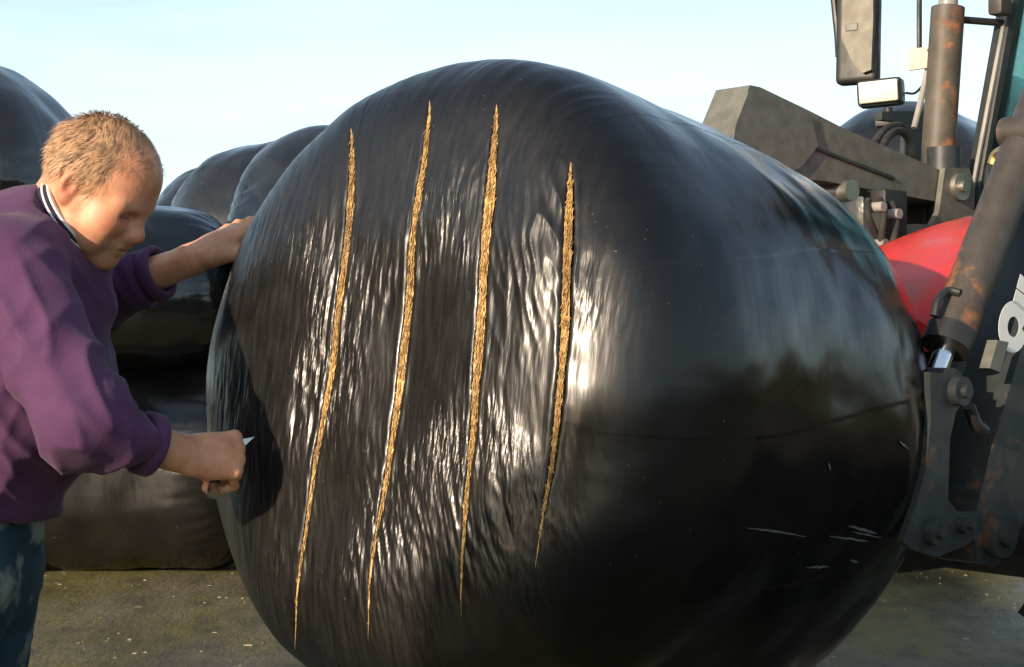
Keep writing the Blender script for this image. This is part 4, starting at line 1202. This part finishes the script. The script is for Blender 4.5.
def person():
    Vs, Fs, base = [], [], 0
    def add(fd):
        nonlocal base
        v, f = fd.mesh(); Vs.append(v); Fs.append(f + base); base += len(v)
    fd = Field(HO - [0.22, 0.20, 0.24], HO + [0.20, 0.20, 0.22], 0.0022); head(fd); add(fd)
    lo = np.minimum(J['elR'], J['wrR']) - 0.09; hi = np.maximum(J['elR'], J['wrR']) + [0.20, 0.13, 0.12]
    fd = Field(lo, hi, 0.0023); forearm(fd, J['elR'], J['wrR']); QR = hand_right(fd); add(fd)
    lo = np.minimum(J['elL'], J['wrL']) - 0.09; hi = np.maximum(J['elL'], J['wrL']) + [0.23, 0.13, 0.14]
    fd = Field(lo, hi, 0.0023); forearm(fd, J['elL'], J['wrL']); hand_left(fd); add(fd)
    fd = Field((-1.5, 2.55, 0.0), (-0.45, 3.75, 1.75), 0.011); body_core(fd); add(fd)
    v, F = np.concatenate(Vs), np.concatenate(Fs)
    me = np_mesh('person', v, F)
    lc_ = ((v - HO) @ HR) / HS
    lc_[:, 2] = np.where(lc_[:, 2] < 0, lc_[:, 2] / 0.88, lc_[:, 2])
    def blob(c, r): return np.exp(-np.sum(((lc_ - np.array(c)) / np.array(r)) ** 2, 1))
    onhead = np.linalg.norm(lc_, axis=1) < 0.2
    ab = np.stack([lc_[:, 0], np.abs(lc_[:, 1]), lc_[:, 2]], 1)
    def blobs(c, r): return np.exp(-np.sum(((ab - np.array(c)) / np.array(r)) ** 2, 1))
    flush = blob((0.12, 0, -0.026), (0.02, 0.02, 0.02)) + blobs((0.075, 0.05, -0.025), (0.03, 0.025, 0.025)) + 0.9 * blobs((-0.01, 0.085, 0.0), (0.03, 0.012, 0.04)) + 0.5 * blobs((0.06, 0.05, 0.09), (0.03, 0.04, 0.03))
    stub = (blob((0.09, 0, -0.085), (0.035, 0.05, 0.03)) + blobs((0.05, 0.055, -0.08), (0.04, 0.03, 0.03))) * 0.8
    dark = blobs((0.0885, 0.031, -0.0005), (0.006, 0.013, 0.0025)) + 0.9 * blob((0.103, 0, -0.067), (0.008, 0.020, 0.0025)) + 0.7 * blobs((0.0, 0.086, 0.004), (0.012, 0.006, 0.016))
    scalp = sstep(0.06, 0.02, lc_[:, 0] - 0.25 * np.clip(lc_[:, 2] - 0.1, 0, 1)) * sstep(0.0, 0.03, lc_[:, 2] + 0.9 * np.clip(-lc_[:, 0] - 0.03, 0, 0.05)) * sstep(0.088, 0.074, np.abs(lc_[:, 1]) + np.where(lc_[:, 2] < 0.04, 0.006, -0.01))
    for nm, val in (('flush', flush), ('stubble', stub), ('dark', dark), ('scalp', scalp)):
        at_ = me.attributes.new(nm, 'FLOAT', 'POINT'); at_.data.foreach_set('value', (np.clip(val, 0, 1) * onhead).astype(np.float32))
    p = link('person', me, M['skin'])
    tag(p, 'man in purple jumper and blue jeans bending to slit the bale with a knife', 'person')

    cc = P(74, 220, 3.075)                               # collar centre and axis
    xd = unit(P(100, 258, 3.07) - P(49, 184, 3.07)); axn = unit(np.cross(xd, [0, 1, 0])); axn = axn if axn[2] > 0 else -axn
    axn = unit(axn + np.array([0, -0.25, 0]))
    # purple jumper
    fd = Field((-1.42, 2.62, 0.95), (-0.55, 3.68, 1.78), 0.0062)
    fd.cone(J['chest'], J['belly'], 0.140, 0.152, 0.04, 1.3); fd.cone(J['belly'], J['pelvis'] + [0.0, 0, 0.06], 0.150, 0.142, 0.04, 1.3)
    fd.cone(J['upback'], J['belly'] - [0.05, 0, 0], 0.118, 0.13, 0.05, 1.4)
    fd.cone(J['shR'], J['neck'] + [0.0, -0.02, -0.035], 0.086, 0.080, 0.05); fd.cone(J['shL'], J['neck'] + [0, 0.02, -0.035], 0.086, 0.080, 0.05)
    fd.cone(J['neck'] + [-0.03, 0, -0.02], J['chest'], 0.092, 0.13, 0.05, 1.1)
    fd.cone(J['shR'], J['elR'], 0.082, 0.070, 0.03); fd.cone(J['shL'], J['elL'], 0.080, 0.068, 0.03)
    cuR = J['elR'] + (J['wrR'] - J['elR']) * 0.36; cuL = J['elL'] + (J['wrL'] - J['elL']) * 0.42
    fd.cone(J['elR'], cuR, 0.068, 0.054, 0.03); fd.cone(J['elL'], cuL, 0.066, 0.055, 0.03)
    fd.plane(J['pelvis'] + [0, 0, 0.065], (-0.12, 0, -1))
    # neck opening
    nd = unit(H(-0.005, 0, -0.01) - J['neck']); ax_n = unit(nd + np.array([0.35, 0, 0.1]))
    fd.disc_cut(cc - axn * 0.004, axn, 0.105)
    v, F = fd.mesh(); N = vnormals(v, F)
    def seg(a, b):
        c = b - a; t = np.clip(((v - a) @ c) / (c @ c), 0, 1); return t, np.linalg.norm(v - a - t[:, None] * c, axis=1)
    d = 0.008 * noise(v * 6.0, 2.0) + 0.004 * noise(v * 15.0, 5.0)
    for a, b, s0 in ((J['shR'], J['elR'], 0.3), (J['elR'], cuR, 2.3), (J['shL'], J['elL'], 4.1), (J['elL'], cuL, 7.1)):
        t, r = seg(a, b); L = np.linalg.norm(b - a)
        m = sstep(0.115, 0.075, r)
        ph = (t * L * 34) + 2.2 * noise(v * 7.0, s0) + (v[:, 1] * 9)
        amp = 0.010 if s0 in (2.3, 7.1) else 0.009 * sstep(0.25, 1.0, t)
        d += m * amp * (1 - np.abs(np.sin(ph * 0.8))) ** 1.5 * (0.5 + 0.8 * sstep(-0.3, 0.4, noise(v * 8, s0 + 1)))
    # slanting folds over the belly and side
    w = noise(np.stack([(v[:, 0] + v[:, 2] * 0.7) * 17, v[:, 1] * 5, (v[:, 2] - v[:, 0]) * 4], 1), 1.0)
    d += 0.012 * (1 - np.abs(w)) ** 3 * sstep(1.62, 1.40, v[:, 2]) - 0.004
    w2 = noise(np.stack([(v[:, 0] * 0.8 - v[:, 2] * 0.6) * 15, v[:, 1] * 6, (v[:, 2] + v[:, 0]) * 5], 1), 6.0)
    d += 0.005 * (1 - np.abs(w2)) ** 3
    me = np_mesh('jumper', v + N * d[:, None], F)
    jp = link('jumper', me, M['sweater'], p)
    # rib hem at cuffs and waist
    def ring(name, c, axis, r0, wid, thick, mat, parent, sy=None, squash=1.0, xdir=None, n=64):
        axis = unit(axis); xd = unit(np.cross(axis, [0, 1, 0])) if xdir is None else unit(xdir - axis * (np.dot(xdir, axis))); yd = np.cross(axis, xd)
        prof = [(0, -wid / 2), (thick, -wid * 0.35), (thick, wid * 0.35), (0, wid / 2), (-thick, wid * 0.35), (-thick, -wid * 0.35)]
        V = []
        for t in np.linspace(0, 2 * math.pi, n, endpoint=False):
            e = xd * math.cos(t) + yd * math.sin(t) * squash
            for pr, pz in prof: V.append(c + e * r0 + unit(e) * pr + axis * pz)
        k = len(prof); i = np.arange(n)[:, None]; j = np.arange(k)[None]
        F = np.stack([(i * k + j), ((i + 1) % n) * k + j, ((i + 1) % n) * k + (j + 1) % k, i * k + (j + 1) % k], -1).reshape(-1, 4)
        return link(name, np_mesh(name, np.array(V), F), mat, parent)
    ring('cuff', cuR + unit(J['wrR'] - J['elR']) * 0.050, J['wrR'] - J['elR'], 0.047, 0.030, 0.008, M['sweater'], jp)
    ring('cuff', cuL + unit(J['wrL'] - J['elL']) * 0.050, J['wrL'] - J['elL'], 0.049, 0.030, 0.007, M['sweater'], jp)
    # striped collar
    # collar circle: its near arc shows as a slanted band under the ear
    col = ring('collar', cc, axn, 0.079, 0.034, 0.0075, M['collar'], p, squash=0.95, xdir=xd)
    ring('collar_stripe', cc + axn * 0.006, axn, 0.0825, 0.0045, 0.0062, M['stripe'], col, squash=0.95, xdir=xd)
    ring('collar_stripe', cc + axn * 0.0165, axn, 0.0790, 0.0045, 0.0062, M['stripe'], col, squash=0.95, xdir=xd)

    # jeans
    fd = Field((-1.45, 2.72, 0.04), (-0.62, 3.50, 1.16), 0.0085)
    fd.cone(J['pelvis'] + [0, 0, 0.07], J['pelvis'] - [0, 0, 0.06], 0.142, 0.128, 0.03, 1.3)
    for s in (-1, 1):
        hip, kn, an = leg(s)
        fd.cone(hip + [0.01, 0, 0], kn, 0.108, 0.080, 0.03); fd.cone(kn, an + [0, 0, 0.02], 0.080, 0.068, 0.03)
    fd.plane((0, 0, 0.085), (0, 0, -1)); fd.plane(J['pelvis'] + [0, 0, 0.10], (0, 0, 1))
    v, F = fd.mesh(); N = vnormals(v, F)
    d = 0.006 * noise(v * 7.0, 1.0) + 0.004 * (1 - 2 * np.abs(noise(np.stack([v[:, 0] * 6, v[:, 1] * 6, v[:, 2] * 20], 1), 4.0)))
    link('jeans', np_mesh('jeans', v + N * d[:, None], F), M['jeans'], p)
    for s in (-1, 1):
        _, _, an = leg(s)
        fd = Field(an - [0.14, 0.12, 0.10], an + [0.30, 0.12, 0.14], 0.008)
        fd.cone(an + [0, 0, 0.07], an - [0.01, 0, 0.03], 0.056, 0.050, 0.02); fd.cone(an - [0.02, 0, 0.045], an + [0.18, 0, -0.042], 0.050, 0.045, 0.03)
        fd.plane((0, 0, 0.002), (0, 0, -1))
        v, F = fd.mesh(); link('boot', np_mesh('boot', v, F), M['boot'], p)

    # hair: thin cap plus strands
    n = 26000
    dr = RNG.normal(size=(n, 3)); dr /= np.linalg.norm(dr, axis=1)[:, None]
    f, r, u = dr.T
    c0, rad = np.array([-0.004, 0, 0.048]), np.array([0.101, 0.079, 0.092])
    loc = c0 + dr * rad
    dens = np.ones(n)
    hairline = loc[:, 0] < 0.058 + 0.25 * np.clip(loc[:, 2] - 0.105, -0.04, 0.03)
    dens *= np.where(loc[:, 2] > 0.085, sstep(0.090, 0.050, loc[:, 0] + 0.010 * noise(loc * 40)), sstep(0.052, 0.030, loc[:, 0]))
    dens *= 1 - 0.80 * np.exp(-((loc[:, 0] - 0.048) / 0.030) ** 2 - ((loc[:, 2] - 0.108) / 0.020) ** 2 - ((np.abs(loc[:, 1]) - 0.045) / 0.025) ** 2)   # receding temple
    dens *= np.where(loc[:, 2] > 0.118, 0.55, 1.0)
    low = np.where(loc[:, 0] > 0.012, 0.012, np.where(loc[:, 0] > -0.035, 0.034, -0.035 + 0.02 * noise(loc * 30)))
    dens *= sstep(low - 0.008, low + 0.010, loc[:, 2])
    keep = RNG.random(n) < dens * (0.35 + 0.45 * sstep(-0.5, 0.3, noise(loc * 45)))
    loc, dr = loc[keep], dr[keep]; n = len(loc)
    nr = dr / rad; nr /= np.linalg.norm(nr, axis=1)[:, None]
    down = np.stack([-0.35 - 0.9 * sstep(0.09, 0.13, loc[:, 2]) * 0, 0.55 * np.sign(loc[:, 1]) * sstep(0.06, 0.13, loc[:, 2]), -np.ones(n)], 1)
    fw = np.stack([0.55 * np.ones(n), 0.9 * np.sign(loc[:, 1] + 0.02), -0.2 * np.ones(n)], 1)
    top = sstep(0.09, 0.125, loc[:, 2])[:, None]
    flow = down * (1 - top) + fw * top + 0.45 * np.stack([noise(loc * 30, k * 7.0) for k in range(3)], 1) + RNG.normal(0, 0.18, (n, 3))
    flow -= nr * np.sum(flow * nr, 1)[:, None]; flow /= np.linalg.norm(flow, axis=1)[:, None]
    L = RNG.uniform(0.018, 0.036, n)[:, None]
    lift = RNG.uniform(0.10, 0.50, n)[:, None] * (1 - 0.72 * top)
    a = loc - nr * 0.001; b = loc + flow * L * 0.55 + nr * L * lift * 0.8; c = loc + flow * L - nr * 0.0 + nr * L * lift
    sd = np.cross(nr, flow) * RNG.uniform(0.0004, 0.0008, n)[:, None]
    S = np.stack([a + sd, a - sd, b - sd * 0.8, b + sd * 0.8, c - sd * 0.15, c + sd * 0.15], 1).reshape(-1, 3)
    k = np.arange(n)[:, None] * 6
    F = np.concatenate([k + np.array(q) for q in ((0, 1, 2, 3), (3, 2, 4, 5))])
    W = HO + (S * HS) @ HR.T
    link('hair', np_mesh('hair', W, F), M['hair'], p)
    # eyebrows
    for sg in (-1, 1):
        n = 130
        t = RNG.uniform(0, 1, n)
        q = np.stack([0.1055 - 0.014 * t - 0.006 * t * t, sg * (0.013 + 0.038 * t), 0.027 + 0.004 * np.sin(t * 3) + RNG.normal(0, 0.002, n)], 1)
        dv = np.stack([0.002 + 0 * t, sg * 0.007 + 0 * t, 0.002 + RNG.normal(0, 0.002, n)], 1)
        S = np.stack([q, q + [0, 0, 0.0009], q + dv + [0, 0, 0.0006], q + dv], 1).reshape(-1, 3)
        k = np.arange(n)[:, None] * 4
        link('eyebrow', np_mesh('eyebrow', HO + (S * HS) @ HR.T, k + np.arange(4)), M['hair'], p)

    # the knife in the right fist
    kn = empty('knife', tuple(QR(0.070, -0.010, -0.026)))
    tag(kn, 'small silver knife gripped in the fist against the bale', 'knife')
    o = np.array(kn.location)
    pa, pb_ = P(213, 495, 2.945), QR(0.078, 0.030, -0.034)
    ax = unit(pb_ - pa)
    bm = bmesh.new(); cyl(bm, pa + ax * 0.016 - o, pb_ - o, 0.0105, 0.0095, 14); bm_obj('knife_handle', bm, M['handle'], kn, 0.003)
    bm = bmesh.new(); cyl(bm, pa - o, pa + ax * 0.018 - o, 0.0115, 0.0115, 14); bm_obj('pommel', bm, M['steel'], kn, 0.003)
    bl = unit(P(262, 436, 3.06) - pb_); sd = unit(np.cross(bl, [0, 1, 0]))
    b = bmesh.new()
    pts = [pb_ - o + sd * 0.006, pb_ - o - sd * 0.006, pb_ + bl * 0.055 - sd * 0.006 - o, pb_ + bl * 0.075 + sd * 0.003 - o, pb_ + bl * 0.05 + sd * 0.006 - o]
    yv = np.array([0, 0.0012, 0])
    va = [b.verts.new(q - yv) for q in pts]; vb = [b.verts.new(q + yv) for q in pts]
    b.faces.new(va); b.faces.new(vb[::-1])
    for i in range(5): b.faces.new((va[i], vb[i], vb[(i + 1) % 5], va[(i + 1) % 5]))
    bm_obj('blade', b, M['steel'], kn)
person()

# ------------------------------------------------------------------ hedge along the field to the right (mirrored in the film)
def hedge():
    n = 26000
    y = RNG.uniform(-40, 60, n); h = 2.7 + 0.6 * noise(np.stack([y * 0.25, y * 0, y * 0], 1))
    z = RNG.random(n) ** 0.8 * h; x = 19 + RNG.normal(0, 0.9, n) * (1 - 0.5 * z / 5)
    c = np.stack([x, y, z], 1); a = RNG.normal(size=(n, 3)); a /= np.linalg.norm(a, axis=1)[:, None]
    b = np.cross(a, RNG.normal(size=(n, 3))); b /= np.linalg.norm(b, axis=1)[:, None]
    s = RNG.uniform(0.12, 0.30, n)[:, None]
    V = np.stack([c - a * s, c - b * s * 0.6, c + a * s, c + b * s * 0.6], 1).reshape(-1, 3)
    V[:, 2] = np.maximum(V[:, 2], 0.01)
    F = np.arange(n * 4).reshape(n, 4)
    tag(link('hedge', np_mesh('hedge', V, F, False), M['leaf']), 'long green hedge bounding the field beside the yard', 'hedge', kind='stuff')
hedge()
